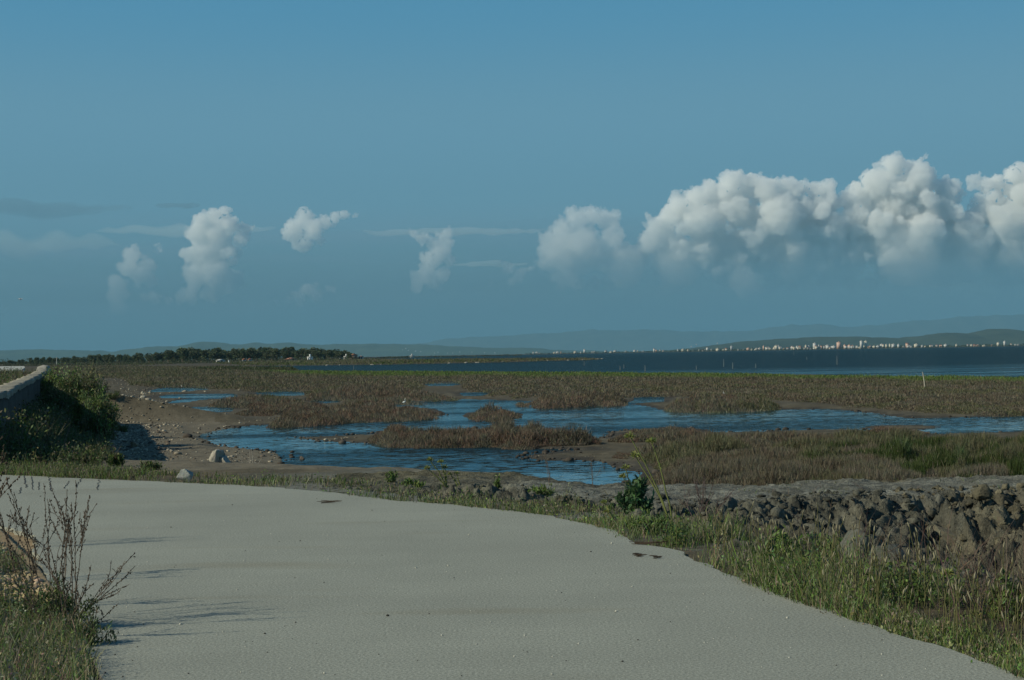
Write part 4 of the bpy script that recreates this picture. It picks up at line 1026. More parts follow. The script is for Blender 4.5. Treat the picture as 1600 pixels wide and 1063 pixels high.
# crumbs and lumps of dug clay lying all over the face of the heap
mb = MB(); RK = [rock(500 + i, 1, .8) for i in range(8)]
n = 22000; X = rng.uniform(-1.5, 15, n); Y = rng.uniform(14.5, 23.4, n); q = sdist(X, Y, MOUND, 30); qr = sdist(X, Y, ROAD, 30)
kk = (q > -.7) & (q < 5.5) & (qr > 1.2) & (Y < 22.6) & (rng.random(n) < sstep(6, 1.5, q) * (.35 + .65 * sstep(1, 6, X))); X = X[kk]; Y = Y[kk]; Z = zt2(X, Y)
for x, y, z in zip(X, Y, Z):
    sz = min(rng.lognormal(-4.05, .7), .13); V, T = RK[rng.integers(0, 8)]; a = rng.uniform(0, 6.28); c_, s_ = math.cos(a), math.sin(a)
    V = V * [sz * rng.uniform(.8, 1.5), sz, sz * rng.uniform(.5, 1.0)]; V = V @ np.array([[c_, s_, 0], [-s_, c_, 0], [0, 0, 1]]) + [x, y, z + sz * .15]
    c = (np.array([.100, .098, .076]) if x < 5.5 else np.array([.132, .118, .078])) * rng.uniform(.5, 1.35); mb.add(V, T, col=c)
tag(mb.build('clay_crumbs', M_clay), 'broken lumps and crumbs of dug clay covering the face of the heap', 'clods', kind='stuff')
n = 2600; X = rng.uniform(-1, 14, n); Y = rng.uniform(17, 24.6, n); k = vn(X * .7, Y * 1.2, 241) > .13
scatter('heap_grass', X[k], Y[k], .09, pick(k.sum(), [GRN, OLI, DRY * .7], [.45, .35, .2]), 'patchy low grass on top of the clay heap', 'grass', w=.006, lean=.9)
n = 900; X = rng.uniform(3, 14, n); Y = rng.uniform(17, 22.5, n); k = vn(X * .9, Y * 1.1, 243) > .08
scatter('dead_stalks', X[k], Y[k], .30, pick(k.sum(), [np.array([.10, .075, .055]), np.array([.17, .14, .10])], [.6, .4]), 'dead twigs and roots sticking out of the clay heap', 'dry stalks', w=.005, lean=1.8, bend=.5)
# clods standing out of the clay bank
CL = [(1455, 806, .11, 'angular grey clay block near the top of the heap at right'), (1418, 801, .13, 'clay block just left of the angular one near the top'), (1340, 880, .26, 'grey clay boulder low on the heap above the grass'), (1362, 868, .22, 'clay boulder with a split face at the foot of the heap'), (1390, 890, .24, 'smooth clay lump right of the split boulder'), (1480, 850, .20, 'buff clay lump halfway down the heap'), (1320, 862, .15, 'small clay block up-left of the split boulder'), (1138, 800, .15, 'dark clay block at the left end of the steep face'), (1165, 806, .17, 'dark clay lump beside the left-end block'), (1510, 835, .15, 'buff clay lump right of the halfway one'), (1400, 840, .12, 'small pale clay lump in the middle of the heap'), (1375, 822, .12, 'small clay lump under the cracked block'), (1560, 815, .15, 'tan clay lump near the right picture edge'), (1018, 805, .10, 'small dark clod behind the thistle')]
for i, (px, py, s, lab) in enumerate(CL):
    zz = -.5
    for _ in range(12):
        g = gp(px, py, zz); zz = .5 * zz + .5 * float(zt2(g[:1], g[1:2])[0])
    c = (.10, .102, .082) if px < 1450 else (.125, .112, .078)
    stone('clay_clod', px, py, zz, (s, s * .8, s * .85), 60 + i, lab, c, 'clod', 'clods of the clay heap', amp=1.0, sink=.7, rot=i)

# ------------------------------------------------------------------ the wall on the left
t = empty('stone_wall', (0, 0, 0)); wl = WALL[:4]; ys = np.arange(29.0, 80, .22); xs = np.interp(ys, wl[:, 1], wl[:, 0]); xs[ys < 30] += 0
zt_ = np.interp(ys, [29, 34, 50, 80], [1.26, 1.30, 1.40, 1.55]) + .045 * fbm(ys * 2.2, ys * 0, 4, 230, .65) + .03 * np.round(2 * vn(ys * .8, ys * 0, 231))
zb = np.full_like(ys, -1.2); th = .42
def ribbon(xo0, xo1, z0, z1, col, name, parent, rough=.03, m=9):
    rows = []; n = len(ys); P = []
    sec = [(xo0, z0), (xo0, z1), (xo1, z1), (xo1, z0)]
    out = []
    for (a, b), (c, d), k in ((sec[0], sec[1], m), (sec[1], sec[2], 4), (sec[2], sec[3], m)):
        for q in range(k): f = q / k; out.append((a + (c - a) * f, b + (d - b) * f))
    out.append(sec[3])
    V = np.stack([np.stack([xs + o_[0], ys, o_[1] + 0 * ys], -1) for o_ in out], 0)
    nz_ = fbm(V[..., 1] * 3, V[..., 2] * 3, 4, 232) * rough * 2; V[..., 0] += nz_; V[..., 2] += nz_ * .3
    M = len(out); i = (np.arange(M - 1)[:, None] * n + np.arange(n - 1)[None, :]).ravel()
    C = np.array(col) * (1 + .5 * fbm(V[..., 1].ravel() * 1.1, V[..., 2].ravel() * 2, 4, 233))[:, None]
    ends = []
    return mesh_arrays(name, V.reshape(-1, 3), [np.stack([i, i + 1, i + n + 1, i + n], -1), np.array([[k * n, (k + 1) * n, (M - 2 - k) * n] for k in range(1)] , int)], M_stone, C, False, parent)
ribbon(-th, 0, zb, zt_ - .12, (.065, .064, .058), 'masonry', t)
ribbon(-th - .05, .05, zt_ - .118, zt_, (.25, .23, .18), 'coping', t, .05, 3)
m = MB()
for (bx, by, bw, bh, z0_, c) in ((-.3, 80.1, .32, 2.1, -.3, (.30, .28, .24)), (.15, 80.5, .40, 2.3, -1.0, (.15, .14, .12))):
    V, T = ICO[2]; Vb = np.sign(V) * np.abs(V) ** .3; Vb = Vb * (1 + .14 * vn3(V * 3, 301)[:, None]); m.add(Vb * [bw, .4, bh / 2] + [xs[-1] + bx, by, z0_ + bh / 2], T, col=c)
m.build('end_block', M_stone, t)
tag(t, 'low rough stone wall with a pale top running away at the left', 'wall')

# ------------------------------------------------------------------ the big bush under the wall and other shrubs
def bush(name, px, D, h, w, seed, n, label, pal, cat='bush', group=None, lsize=.06, up=.9, z=None, stems=26, stemcol=(.13, .11, .09)):
    r = np.random.default_rng(seed); x, y = at(px, D); z = float(zt2(np.array([x]), np.array([y]))[0]) if z is None else z
    t = empty(name, (x, y, z - .03)); mb = MB(); tips = []
    for k in range(stems):
        a = r.uniform(0, 6.28); sp = r.uniform(0, 1) ** .6; e = np.array([math.cos(a) * sp * w / 2 * .95, math.sin(a) * sp * w / 2 * .8, h * r.uniform(.6, 1.0) * (1 - .45 * sp ** 2)])
        b0 = np.array([math.cos(a) * sp * w * .16, math.sin(a) * sp * w * .14, 0]); mid = b0 * .5 + e * .5 + r.normal(0, .05 * w, 3) * [1, 1, .3]
        mb.tube([b0, mid, e], [.018 * h / 2 + .004, .010 * h / 2 + .003, .003], 4, np.array(stemcol) * r.uniform(.8, 1.5)); tips.append((b0, mid, e))
    mb.build('stem', M_twig, t)
    P = []; N = []; C = []; per = n // stems
    for (b0, mid, e) in tips:
        cl = 8; f = r.uniform(.15, 1.02, cl)[:, None]; q = np.where(f < .5, b0 + (mid - b0) * f * 2, mid + (e - mid) * (f - .5) * 2) + r.normal(0, .07 * w, (cl, 3)) * [1, 1, .6]
        q[:, 2] = np.clip(q[:, 2], .03, None); m_ = per // cl; dirs = r.normal(0, .35, (cl, 3)) + [0, 0, up]
        tt_ = r.uniform(-1, 1, (cl, m_, 1)) * .11 * h; pp = q[:, None] + dirs[:, None] * tt_ + r.normal(0, .035 * w, (cl, m_, 3)); pp[..., 2] = np.clip(pp[..., 2], .02, None)
        P.append(pp.reshape(-1, 3)); N.append((dirs[:, None] + r.normal(0, .5, (cl, m_, 3))).reshape(-1, 3))
        cb = np.array(pal)[r.integers(0, len(pal), cl)] * r.uniform(.7, 1.3, (cl, 1)); C.append(np.repeat(cb, m_, 0))
    P = np.concatenate(P); N = np.concatenate(N); C = vary(np.concatenate(C), len(P), .1, .2, r)
    V, Q, c = leaves(P, N, lsize * r.uniform(.6, 1.4, len(P)), .35, C, r)
    mesh_arrays('foliage', V, Q, M_leaf, c).parent = t
    return tag(t, label, cat, group)
PB = [DGR * 2.6, OLI * 1.6, GRN * 1.3, OLI * 1.3]
bush('large_bush', 120, 60, 2.45, 2.6, 401, 34000, 'big dark green bush against the wall at left', PB, lsize=.11, stems=60)
bush('large_bush', 84, 66, 2.0, 2.0, 402, 22000, 'olive bush filling the corner between the wall end and the big bush', PB, lsize=.11, stems=40)
bush('large_bush', 152, 58, 1.9, 1.8, 403, 12000, 'lower right shoulder bush beside the big dark green bush', PB, lsize=.10, stems=30)
for i, (px, D, h, w, lab) in enumerate([(190, 72, .55, .8, 'small brown tuft on the stony shore right of the big bush'), (28, 38, 1.0, 1.0, 'leafy weed against the shaded wall face'), (14, 34, .9, .9, 'bright weed in front of the wall near the picture edge'), (8, 33, 1.2, 1.2, 'tall leafy weed hiding the near end of the wall'), (48, 44, 1.2, 1.6, 'olive weed clump against the middle of the wall'), (60, 30.5, .55, .7, 'yellow-green weed at the road edge below the bank'), (130, 30, .42, .6, 'low leafy weed in the grass left of the rubble'), (175, 29.5, .35, .5, 'thin green weed at the corner of bank and rubble'), (232, 28.5, .22, .6, 'low green plant before the rubble at the road edge'), (70, 45, .6, 1.2, 'yellowish dry weed on the shaded bank'), (178, 85, .5, 1.3, 'low green shrub behind the big bush')]):
    bush('weed', px, D, h * .8, w * .8, 410 + i, 1600, lab, [GRN, OLI, DGR * 1.6], 'weed', 'weeds around the bank', lsize=.06, stems=12)
bush('thistle', 988, 19.6, .52, .42, 430, 2200, 'dark blue-green leafy thistle standing at the verge before the clay heap', [np.array([.07, .13, .06]), np.array([.08, .15, .06])], 'plant', lsize=.075, stems=16, up=.5)
for i, (px, D, h, w, lab) in enumerate([(607, 24.5, .26, .22, 'leafy green weed against the water at the road edge, leftmost'), (773, 23.0, .36, .12, 'slim leafy spire against the water above the verge'), (838, 22.5, .16, .5, 'low dark green plant on the left shoulder of the clay'), (1010, 17.2, .25, .7, 'bright green tuft at the notch in the road edge'), (1300, 15.5, .4, .9, 'broad-leaved green weed beside the foot of the clay heap'), (1560, 11.4, .42, .35, 'large-leaved green plant at the right end of the verge'), (1210, 14.6, .33, .8, 'yellow-green bushy weed in the middle of the verge'), (640, 24, .2, .4, 'low leafy weed right of the leftmost one')]):
    bush('leafy_weed', px, D, h, w, 440 + i, 420 if w < .3 else 1100, lab, [GRN * 1.5, DGR * 2.4, GRN * 1.2], 'weed', 'leafy weeds of the verge', lsize=.05, stems=10)

# tall stems with round heads
def umbel(px, py, D, heads, label, group, h=None, seed=0, colr=(.20, .22, .07), hs=.055):
    r = np.random.default_rng(seed); k = D / F; g0 = at(px, D); z0 = float(zt2(np.array([g0[0]]), np.array([g0[1]]))[0])
    t = empty('umbel_plant', (g0[0], g0[1], z0)); pb = topix(np.array([g0[0], g0[1], z0])); mb = MB()
    for (hx, hy) in heads:
        e = np.array([(hx - pb[0]) * k, r.uniform(-.1, .1), (pb[1] - hy) * k]); L_ = np.linalg.norm(e)
        pts = [e * f + np.array([-.05 * L_ * math.sin(f * 3.1) * np.sign(e[0] + 1e-3) * .6 + r.normal(0, .006), r.normal(0, .006), 0]) for f in np.linspace(0, 1, 8)]
        mb.tube(pts, np.linspace(.011, .0065, 8), 5, colr)
        f_ = MB(); n = 150; d = r.normal(size=(n, 3)); d[:, 2] = np.abs(d[:, 2]) * .7 - .15; d /= np.linalg.norm(d, axis=1)[:, None]
        V, Q, c = leaves(np.repeat(e[None], n, 0) + d * hs * .2, d, hs * r.uniform(.6, 1.2, n), .18, vary((.24, .26, .08), n, .1, .3, r), r)
        f_.add(V, Q=Q, col=c); f_.build('flower_head', M_leaf, t)
        P = np.array(pts)[r.integers(0, 6, 14)]; V, Q, c = leaves(P, r.normal(size=(14, 3)) + [0, 0, .6], .05 * r.uniform(.5, 1.2, 14), .3, vary((.12, .16, .04), 14, .1, .2, r), r); mb.add(V, Q=Q, col=c)
    mb.build('stem', M_leaf, t)
    return tag(t, label, 'plant', group)
GU = 'tall round-headed plants at the road edge'
umbel(1046, 830, 17.6, [(987, 682), (1021, 690), (996, 713)], 'tallest plant with three yellow-green heads leaning left over the verge', GU, seed=1, hs=.06)
umbel(979, 762, 23.5, [(978, 731), (973, 745)], 'short plant with two round heads on top of the clay heap', GU, seed=2, hs=.06)
umbel(694, 770, 24.0, [(673, 718), (689, 722), (695, 731), (668, 731)], 'slender plant with four heads against the blue pool', GU, seed=3, hs=.05)
umbel(713, 768, 24.0, [(703, 742), (714, 740)], 'small double-stemmed plant right of the four-headed one', GU, seed=4, hs=.04)
umbel(957, 826, 18.2, [(945, 786), (948, 800)], 'yellowed bent stalk in front of the thistle', GU, seed=5, colr=(.32, .28, .10), hs=.04)
umbel(1485, 1010, 11.6, [(1482, 897), (1520, 960)], 'pale green stalk with narrow leaves low at the right verge', GU, seed=6, colr=(.16, .19, .08), hs=.05)

# bare twiggy weeds with dark buds
def twigs(px, D, tips, label, group, seed, rb=.0048, bud=.0048, col=(.13, .10, .075), nb=4, zoff=0):
    r = np.random.default_rng(seed); k = D / F; g0 = at(px, D); z0 = float(zt2(np.array([g0[0]]), np.array([g0[1]]))[0])
    t = empty('dry_weed', (g0[0], g0[1], z0)); pb = topix(np.array([g0[0], g0[1], z0])); st = MB(); bd = MB()
    def stem(a, e, r0, lvl, curve):
        L_ = np.linalg.norm(e - a); n = max(5, int(L_ / .06)); f = np.linspace(0, 1, n)[:, None]
        side = np.cross(e - a, r.normal(size=3)); side /= np.linalg.norm(side) + 1e-9
        P = a + (e - a) * f + side * np.sin(f * 3.14) * curve * L_ + np.cumsum(r.normal(0, .006, (n, 3)), 0) * f
        st.tube(P, np.linspace(r0, .0022, n), 4, np.array(col) * r.uniform(.8, 1.4))
        nbud = int(L_ / .028)
        for q in range(nbud):
            ff = r.uniform(.35 if lvl == 0 else .1, 1); i = ff * (n - 1); i0 = min(int(i), n - 2); p = P[i0] + (P[i0 + 1] - P[i0]) * (i - i0)
            st.blob(p + r.normal(0, .004, 3), np.array([1, 1, 1.4]) * bud * r.uniform(.6, 1.3), np.array([.07, .05, .035]) * r.uniform(.7, 1.6))
        if lvl < 2:
            for q in range(nb if lvl == 0 else 2):
                ff = r.uniform(.3, .85); i0 = min(int(ff * (n - 1)), n - 2); d = (P[i0 + 1] - P[i0]); d /= np.linalg.norm(d)
                dd = d + r.normal(0, .45, 3) * [1, 1, .4] + [0, 0, .25]; dd /= np.linalg.norm(dd)
                stem(P[i0], P[i0] + dd * L_ * (1 - ff) * r.uniform(.5, .95), r0 * .55, lvl + 1, curve * .8)
    for (hx, hy) in tips:
        e = np.array([(hx - pb[0]) * k, r.uniform(-.35, .35), (pb[1] - hy) * k]); b0 = np.array([r.normal(0, .03), r.normal(0, .03), 0])
        stem(b0, e, rb, 0, r.uniform(-.12, .12))
    st.build('stem', M_twig, t)
    return tag(t, label, 'dry weed', group)
GD = 'bare budding weeds on the left verge'
twigs(108, 11.6, [(127, 752), (155, 765), (205, 915), (192, 870), (188, 945), (98, 790)], 'tallest bare weed with dark buds spreading right over the road', GD, 1)
twigs(75, 11.9, [(76, 748), (40, 745), (60, 760), (100, 760)], 'upright bare weed just left of the tallest one', GD, 2)
twigs(45, 12.6, [(12, 775), (33, 770), (50, 790), (5, 800)], 'bare weed at the left picture edge', GD, 3)
twigs(90, 11.2, [(60, 850), (130, 830), (150, 880), (20, 890)], 'shorter bare weed in front of the others', GD, 4, nb=3)
bush('green_weed', 88, 11.5, .42, .55, 460, 2600, 'green leafy weed among the bare budding stems', [GRN, DGR * 2, OLI], 'weed', lsize=.028, stems=14)
bush('green_weed', 20, 11.6, .35, .9, 461, 2600, 'green leafy weed at the left picture edge', [GRN, DGR * 2, OLI], 'weed', lsize=.028, stems=14)
bush('green_weed', 125, 10.9, .22, .4, 462, 1500, 'low green weed at the road edge under the bare stems', [GRN * 1.2, DGR * 2, OLI], 'weed', lsize=.028, stems=10)
for i, (px, D, tips, lab) in enumerate([(-42, 16.6, [(-30, 640), (-10, 660), (-60, 650)], 'bare weed just outside the left picture edge, casting its shadow on the road'), (-36, 14.0, [(-20, 690), (0, 730), (-50, 700)], 'second bare weed outside the left picture edge')]):
    twigs(px, D, tips, lab, GD, 40 + i, rb=.009, bud=.008)
GR = 'bare thin stalks before the clay heap'
twigs(1392, 12.6, [(1378, 800), (1402, 815), (1385, 850)], 'tall thin brown stalk rising left of the clay boulders', GR, 11, rb=.005, bud=.003, nb=2)
twigs(1500, 12.0, [(1520, 850), (1490, 870), (1545, 880)], 'dark thin stalks in front of the buff clay', GR, 12, rb=.005, bud=.003, nb=3)
twigs(1585, 11.2, [(1590, 850), (1570, 890), (1600, 870)], 'dark thin stalks at the right picture edge', GR, 13, rb=.005, bud=.003, nb=3)
twigs(1085, 19.0, [(1070, 752), (1100, 748), (1115, 765), (1088, 740)], 'purplish bare twigs right of the tall round-headed plant', GR, 14, rb=.005, bud=.003, nb=4, col=(.11, .08, .075))
twigs(1110, 18.5, [(1105, 745), (1135, 770), (1150, 760)], 'purplish bare twigs at the left end of the steep clay face', GR, 15, rb=.004, bud=.003, nb=3, col=(.11, .08, .075))
twigs(395, 38.5, [(374, 713), (388, 705), (398, 700), (400, 715)], 'bleached forked branch lying on the mud behind the boulders', None, 16, rb=.016, bud=.0005, nb=2, col=(.42, .38, .32))
twigs(855, 23.6, [(852, 690), (850, 715)], 'very thin dead stalk against the near pool, left one', GR, 17, rb=.004, bud=.003, nb=2)
twigs(924, 23.6, [(923, 712), (926, 725)], 'very thin dead stalk against the near pool, right one', GR, 18, rb=.004, bud=.003, nb=2)
# twig litter on the road
for px, py, w, lab in [(512, 785, .22, 'flattened dark twig lying on the far part of the road'), (998, 868, .10, 'dark leaf litter on the road near the notch, left one'), (1026, 871, .07, 'dark leaf litter on the road near the notch, right one'), (1010, 850, .28, 'broken dark stalks at the notch in the road edge')]:
    g = gp(px, py, 0.01); mb = MB()
    for q in range(9):
        a = rng.normal(0, .35); c = np.array([rng.normal(0, w * .3), rng.normal(0, .03), 0.006 + .003 * q]); d = np.array([math.cos(a), math.sin(a), rng.normal(0, .05)]) * w * .35
        mb.tube([c - d, c, c + d], [.003, .005, .002], 4, (.07, .05, .035))
    tag(mb.build('twig_litter', M_twig, loc=(g[0], g[1], 0)), lab, 'litter', 'litter on the road')

# ------------------------------------------------------------------ birds, stakes
def egret(name, px, py, z, h, label, hunch=1.0, face=1):
    g = gp(px, py, z); t = empty(name, (g[0], g[1], z)); s = h / .9; mb = MB()
    P = np.array([(-.26, 0, .40), (-.18, 0, .43), (-.06, 0, .47), (.06, 0, .50), (.12, 0, .56), (.10, 0, .66), (.04, 0, .74), (.06, 0, .82), (.12, 0, .86), (.17, 0, .855)])
    R_ = [.012, .05, .095, .085, .045, .028, .024, .024, .032, .012]; P = P * [face, 1, 1] * s; mb.tube(P, np.array(R_) * s, 8, (.85, .85, .8)); mb.build('body', M_feather, t, True)
    b = MB(); b.tube(np.array([(.165, 0, .855), (.22, 0, .845), (.28, 0, .835)]) * [face, 1, 1] * s, np.array([.012, .008, .001]) * s, 5, (.25, .2, .08)); b.build('bill', M_twig, t)
    for q in (-1, 1):
        l = MB(); l.tube(np.array([(0, q * .03, .42), (-.02, q * .03, .22), (.01, q * .03, 0), (.05, q * .03, -.01)]) * [face, 1, 1] * s, np.array([.012, .009, .008, .004]) * s, 5, (.05, .05, .04)); l.build('leg', M_twig, t)
    return tag(t, label, 'bird')
egret('egret', 632, 634, ZW, .50, 'white egret with raised neck standing in the water behind the long shrub bank')
egret('egret', 284, 606, ZW, .34, 'small white egret at the far edge of the uppermost left pool', face=-1)
egret('egret', 1131, 618.5, -1.2, .34, 'small white egret in the scrub beyond the wide shrub bank', face=-1)
x, y = at(33, 70); zc = CAMZ + (hz(33) - 468) / F * 70; t = empty('gull', (x, y, zc)); t.scale = (.45, .45, .45); mb = MB()
mb.tube([(-.16, 0, 0), (-.10, 0, 0), (0, 0, .0), (.10, 0, .01), (.15, 0, .015), (.19, 0, .01)], [.008, .03, .045, .032, .026, .004], 7, (.75, .76, .76)); mb.build('body', M_feather, t, True)
for q in (-1, 1):
    w = MB(); V = []
    for f, zf_, c in ((0, .02, .09), (.35, .12, .085), (.7, .08, .055), (1, .02, .008)):
        V += [(.05 * (1 - f) - .02 * f, q * f * .46, zf_ * .9), (.05 * (1 - f) - .02 * f - c * 1.6, q * f * .46, zf_ * .9 - .01), (.05 * (1 - f) - .02 * f - c * .8, q * f * .46, zf_ * .9 - .018)]
    Qd = []
    for i in range(3): Qd += [(3*i, 3*i+1, 3*i+4, 3*i+3), (3*i+1, 3*i+2, 3*i+5, 3*i+4), (3*i+2, 3*i, 3*i+3, 3*i+5)]
    w.add(V, Q=Qd, col=(.6, .62, .64)); w.build('wing', M_feather, t)
t.rotation_euler = (0, 0, .9); tag(t, 'gull flying low in the sky at the far left', 'bird')
def stake(px, py, h, D, label, lean=0.0, group='stakes standing in the lagoon', col=(.30, .29, .26), w=.05, z=ZW):
    g = at(px, D); mb = MB(); mb.tube([(0, 0, -.3), (lean * h * .5 + .02, 0, h * .5), (lean * h, 0, h)], [w, w * .9, w * .6], 6, col); mb.tube([(lean*h - w, 0, h), (lean * h, 0, h + w * .6)], [w * .7, .01], 6, col)
    return tag(mb.build('wooden_stake', M_twig, loc=(g[0], g[1], z)), label, 'stake', group)
for px, D, h in [(912, 420, 1.2), (968, 300, .8), (974, 330, .8), (1007, 275, 1.1), (1087, 290, .7), (1130, 330, 1.6), (1144, 290, 1.2), (1180, 300, .8), (1240, 900, 2.4), (1307, 330, 1.9), (552, 420, 1.2), (1260, 500, 1.0)]:
    stake(px, 0, h, D, 'thin pale stake standing in the open lagoon', group='stakes standing in the lagoon', w=.045)
stake(1444, 0, 1.35, 115, 'leaning bleached pole in the brown marsh at right', lean=-.12, group=None, col=(.50, .45, .36), w=.045, z=-1.25)
stake(357, 0, 2.2, 1100, 'short white post far out on the left flats', group=None, col=(.8, .78, .7), w=.5, z=-1.2)
stake(88, 0, 7.5, 1450, 'pale utility pole in front of the far wood', group=None, col=(.5, .5, .45), w=.35, z=-.9)
# pale stones on the lagoon edge of the spit
for px, py in [(511, 571.3), (531, 571.2), (581, 570.4), (596, 570.3), (695, 568.2), (702, 568.1), (728, 567.6), (744, 567.3), (748, 567.2), (786, 566.2), (856, 564.2), (888, 563.6), (911, 563.2), (934, 561.6), (941, 561.3)]:
    g = gp(px, py, ZW); s = .7 * g[1] / 900; V, T = rock(int(px), 1, .5)
    tag(mesh_arrays('shore_rock', V * [s * rng.uniform(.8, 1.8), s, s * .6], T, M_stone, vary((.34, .31, .26), len(V), .03, .05), False, None, (g[0], g[1], ZW + .15)), 'pale rock at the waterline of the green spit', 'rock', 'pale rocks along the spit')

# ------------------------------------------------------------------ cumulus clouds, 32 km away
def cloud_mat(name, mfp, col=(1, 1, 0.99, 1)):
    m, n, b = newmat(name); out = n.nodes['Material Output']; n.nodes.remove(b)
    v = n.nodes.new('ShaderNodeVolumePrincipled'); v.inputs['Color'].default_value = col; v.inputs['Anisotropy'].default_value = 0.0
    v.inputs['Density'].default_value = 1.0 / (mfp * 35.8)
    n.links.new(v.outputs[0], out.inputs['Volume']); return m
CD = 86000.0; CK = CD / F
def cloud(puffs, label, seed, dens=0.8, vox=1.5):
    r = np.random.default_rng(seed); p = np.array(puffs, float); cx, cy = p[:, 0].mean(), p[:, 1].mean()
    mb = MB()
    for (x, y, q) in p:
        mb.blob(((x - cx) * CK, r.uniform(-.6, .6) * q * CK, (cy - y) * CK), np.array([r.uniform(.8, 1), 1.0, r.uniform(.75, .95)]) * q * CK, sub=1)
        for k in range(15):
            d = r.normal(size=3); d /= np.linalg.norm(d); d[2] = abs(d[2]) * .8 if r.random() < .5 else d[2]; e = q * r.uniform(.22, .5)
            c = np.array([x - cx, 0, cy - y]) + d * q * r.uniform(.7, 1.0); mb.blob(c * CK, np.array([1, 1, r.uniform(.7, 1)]) * e * CK, sub=1)
            for k2 in range(3):
                d2 = d * .8 + r.normal(0, .6, 3); d2 /= np.linalg.norm(d2); e2 = max(e * r.uniform(.3, .5), 1.6); mb.blob((c + d2 * e * .9) * CK, np.full(3, e2 * CK), sub=0)
    o = mb.build('cloud', None)
    md = o.modifiers.new('r', 'REMESH'); md.mode = 'VOXEL'; md.voxel_size = vox * CK; md.use_smooth_shade = True
    dg = bpy.context.evaluated_depsgraph_get(); me = bpy.data.meshes.new_from_object(o.evaluated_get(dg)); old = o.data
    o.modifiers.clear(); o.data = me; bpy.data.meshes.remove(old)
    n = len(me.vertices); V = np.empty(n * 3, np.float32); me.vertices.foreach_get('co', V); V = V.reshape(-1, 3).astype(float)
    Nn = np.empty(n * 3, np.float32); me.vertices.foreach_get('normal', Nn); Nn = Nn.reshape(-1, 3)
    S = V / CK
    warp = np.stack([vn3(S / 20 + 7 * i, seed + i) for i in range(3)], -1) * 9
    d = 5.0 * (.55 - worley3((S + warp) / 15.0, seed)) + 5.4 * (.5 - worley3((S + warp) / 7.0 + 3, seed + 5)) + 4.0 * (.5 - worley3((S + warp * .4) / 3.6, seed + 9)) + 1.8 * (.5 - worley3(S / 2.0, seed + 19)) + 10 * vn3(S / 26, seed + 2) + 5 * vn3(S / 9, seed + 12)
    V = V + Nn * (d * CK)[:, None]
    me.vertices.foreach_set('co', V.astype(np.float32).ravel())
    me.update(); me.materials.clear(); me.materials.append(cloud_mat('cloud', 9.0 / dens ** 2.0))
    o.location = ((cx - 800) * CK, CD + seed * 40, CAMZ + (hz(cx) - cy) * CK)
    return tag(o, label, 'cloud', 'cumulus clouds above the horizon')
cloud([(1150,282,24),(1120,300,20),(1180,290,20),(1095,310,24),(1060,335,28),(1035,355,26),(1020,375,22),(1100,350,38),(1150,330,36),(1200,300,24),(1240,298,22),(1285,300,22),(1300,320,22),(1220,340,42),(1265,350,42),(1180,380,38),(1120,390,34),(1060,390,28),(1000,395,18),(1300,365,34),(1312,400,28),(1210,405,22),(1150,408,22),(1240,390,28),(972,398,16)], 'broad cumulus right of centre with a bright rounded left flank', 1, .85)
cloud([(905,345,20),(880,360,20),(857,372,14),(930,340,18),(955,345,18),(870,390,24),(910,380,28),(958,375,23),(890,413,20),(852,410,15),(940,408,22),(830,420,10),(797,415,8)], 'fainter cumulus joining the left side of the broad one', 2, .6)
cloud([(1400,257,20),(1380,290,28),(1440,280,28),(1350,310,26),(1342,335,22),(1400,320,42),(1450,320,38),(1480,300,22),(1345,365,26),(1390,370,42),(1440,370,40),(1350,395,24),(1482,345,30),(1490,395,26),(1400,405,32),(1450,400,30),(1450,247,7)], 'tallest cumulus tower, domed top with a small knob', 3, .9)
cloud([(1595,275,18),(1560,292,22),(1530,283,12),(1605,310,32),(1550,330,28),(1520,347,24),(1580,350,38),(1500,370,28),(1540,388,32),(1600,385,38),(1482,385,20),(1640,280,36),(1660,340,56),(1700,300,46)], 'cumulus cut by the right picture edge, with layered white shelves', 4, .9)
cloud([(340,338,17),(320,346,15),(360,352,16),(385,358,13),(310,370,20),(340,370,24),(302,398,17),(325,400,27),(355,395,17),(312,430,22),(340,430,26),(358,445,20),(330,460,20),(300,462,14),(370,440,13),(380,375,13),(285,466,10)], 'tallest cumulus tower on the left with a bright crown', 5, .85)
cloud([(205,400,15),(214,387,9),(202,420,15),(218,432,16),(232,415,11),(225,400,9),(236,440,12),(250,392,9),(246,382,7),(240,465,14),(262,470,10)], 'faint ragged puff left of the left tower', 6, .70, 1.3)
cloud([(183,443,13),(176,462,13),(180,484,10),(195,460,11),(190,478,9),(152,496,6)], 'faint puff low at the far left', 8, .66, 1.3)
cloud([(480,342,15),(463,355,15),(492,358,18),(452,363,11),(476,378,16),(508,347,12),(525,340,8),(541,336,8),(558,335,5),(500,374,12)], 'bright puff with a thin tail to its right, over the farm houses', 9, .75, 1.3)
cloud([(662,370,12),(650,364,9),(675,378,9),(697,372,14),(690,392,18),(705,380,9),(677,407,18),(667,427,17),(693,430,15),(680,445,12),(655,440,11),(704,410,9)], 'narrow upright puff near the middle of the sky', 10, .7, 1.3)
cloud([(480,452,14),(466,462,14),(494,462,12),(447,468,9),(515,452,8),(430,472,7)], 'low faint puff under the tailed one', 11, .74, 1.3)
cloud([(797,416,9),(790,408,5),(768,440,7),(812,430,9),(800,440,8)], 'small faint puffs near the middle, left of the fainter cumulus', 12, .5, 1.3)
cloud([(1210,448,16),(1180,452,13),(1240,446,14),(1290,440,16),(1330,442,14),(1370,446,12)], 'ragged faint shreds under the two tallest clouds', 13, .5, 1.3)
cloud([(905,440,16),(930,446,12),(960,442,14),(1000,436,13),(870,432,11)], 'ragged faint shreds under the fainter cumulus', 14, .5, 1.3)
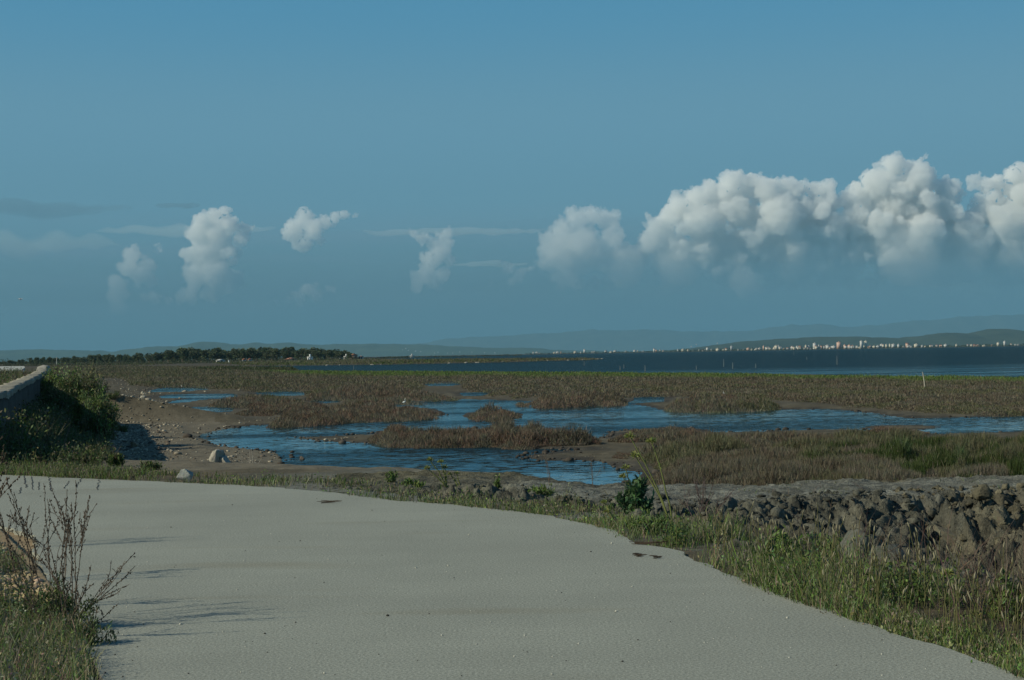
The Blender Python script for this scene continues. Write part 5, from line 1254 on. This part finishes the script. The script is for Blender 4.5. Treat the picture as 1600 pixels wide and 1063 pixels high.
cloud([(900,390,45),(980,410,40),(1060,410,48),(1150,400,60),(1240,400,58),(1320,385,62),(1420,400,60),(1500,400,58),(1590,410,60),(1680,400,60)], 'wide dim grey-blue mass behind the row of tall clouds', 15, .42, 3.0)
# thin stratus streaks
for i, (x0, x1, py, hh_, rho, c, lab) in enumerate([(-160, 215, 326, 10, 100, (.28, .42, .50, 1), 'grey streak of stratus at the left edge above the towers'), (238, 312, 317, 4, 75, (.28, .42, .50, 1), 'short thin grey streak right of the long one'), (-200, 180, 381, 16, 90, (.8, .9, .9, 1), 'pale smudge of stratus low at the left edge'), (560, 860, 355, 6, 45, (.7, .82, .86, 1), 'thin pale streak between the middle puff and the fainter cumulus'), (120, 420, 350, 8, 80, (.8, .9, .9, 1), 'faint pale veil behind the left tower'), (700, 830, 405, 4, 30, (.8, .9, .9, 1), 'short pale streak beside the small middle puffs')]):
    mb = MB(); w_ = (x1 - x0) / 2; mb.blob((0, 0, 0), (w_ * CK, 900, hh_ * CK), sub=3); V_ = mb.V[0]
    V_[:, 2] *= 1 + 1.1 * fbm(V_[:, 0] / (14 * CK), V_[:, 1] * 0 + i, 4, 320 + i); V_[:, 2] += hh_ * CK * 1.0 * fbm(V_[:, 0] / (40 * CK), V_[:, 0] * 0 + i, 4, 330 + i)
    xm = (x0 + x1) / 2; o = mb.build('stratus', cloud_mat('stratus', rho, c), None, True, ((xm - 800) * CK * 1.06, CD * 1.06 + i * 1000, CAMZ + (hz(xm) - py) * CK * 1.06)); o.scale = (1.06, 1, 1.06)
    tag(o, lab, 'cloud', 'thin stratus streaks')

# the low bank of dull air under the clouds, into which their bases dissolve
for i, (cx_, hw, hh_, yy, rho) in enumerate([(0, 66000, 80, 75500, 150), (-6000, 64000, 130, 77500, 210), (9000, 66000, 190, 79500, 250), (-30000, 24000, 222, 80500, 330)]):
    mb = MB(); mb.blob((0, 0, 0), (hw, 2600 if i < 3 else 1500, hh_ * CK), sub=3); V_ = mb.V[0]
    V_[:, 2] *= 1 + .16 * fbm(V_[:, 0] / 9000, V_[:, 1] * 0 + i, 4, 300 + i)
    bk = mb.build('cloud_bank', cloud_mat('cloud_bank', rho, (0.30, 0.52, 0.64, 1)), None, True, (cx_, yy, 150 + (600 if i == 3 else 0)))
    tag(bk, 'dull blue cloud bank low over the horizon under the white clouds', 'cloud bank', kind='stuff')

# ------------------------------------------------------------------ haze
M_haze = bpy.data.materials.new('haze'); M_haze.use_nodes = True; n_ = M_haze.node_tree; n_.nodes.clear()
ho = n_.nodes.new('ShaderNodeOutputMaterial'); pv = n_.nodes.new('ShaderNodeVolumePrincipled')
pv.inputs['Color'].default_value = (0.25, 0.50, 0.64, 1); pv.inputs['Density'].default_value = 2.6e-5; pv.inputs['Anisotropy'].default_value = 0.0
n_.links.new(pv.outputs[0], ho.inputs['Volume'])
hb = MB(); hb.box(-60000, 60000, -300, 72000, -3.4, 1500); tag(hb.build('haze', M_haze), 'blue haze hanging over the lagoon and the hills', 'haze', kind='stuff')
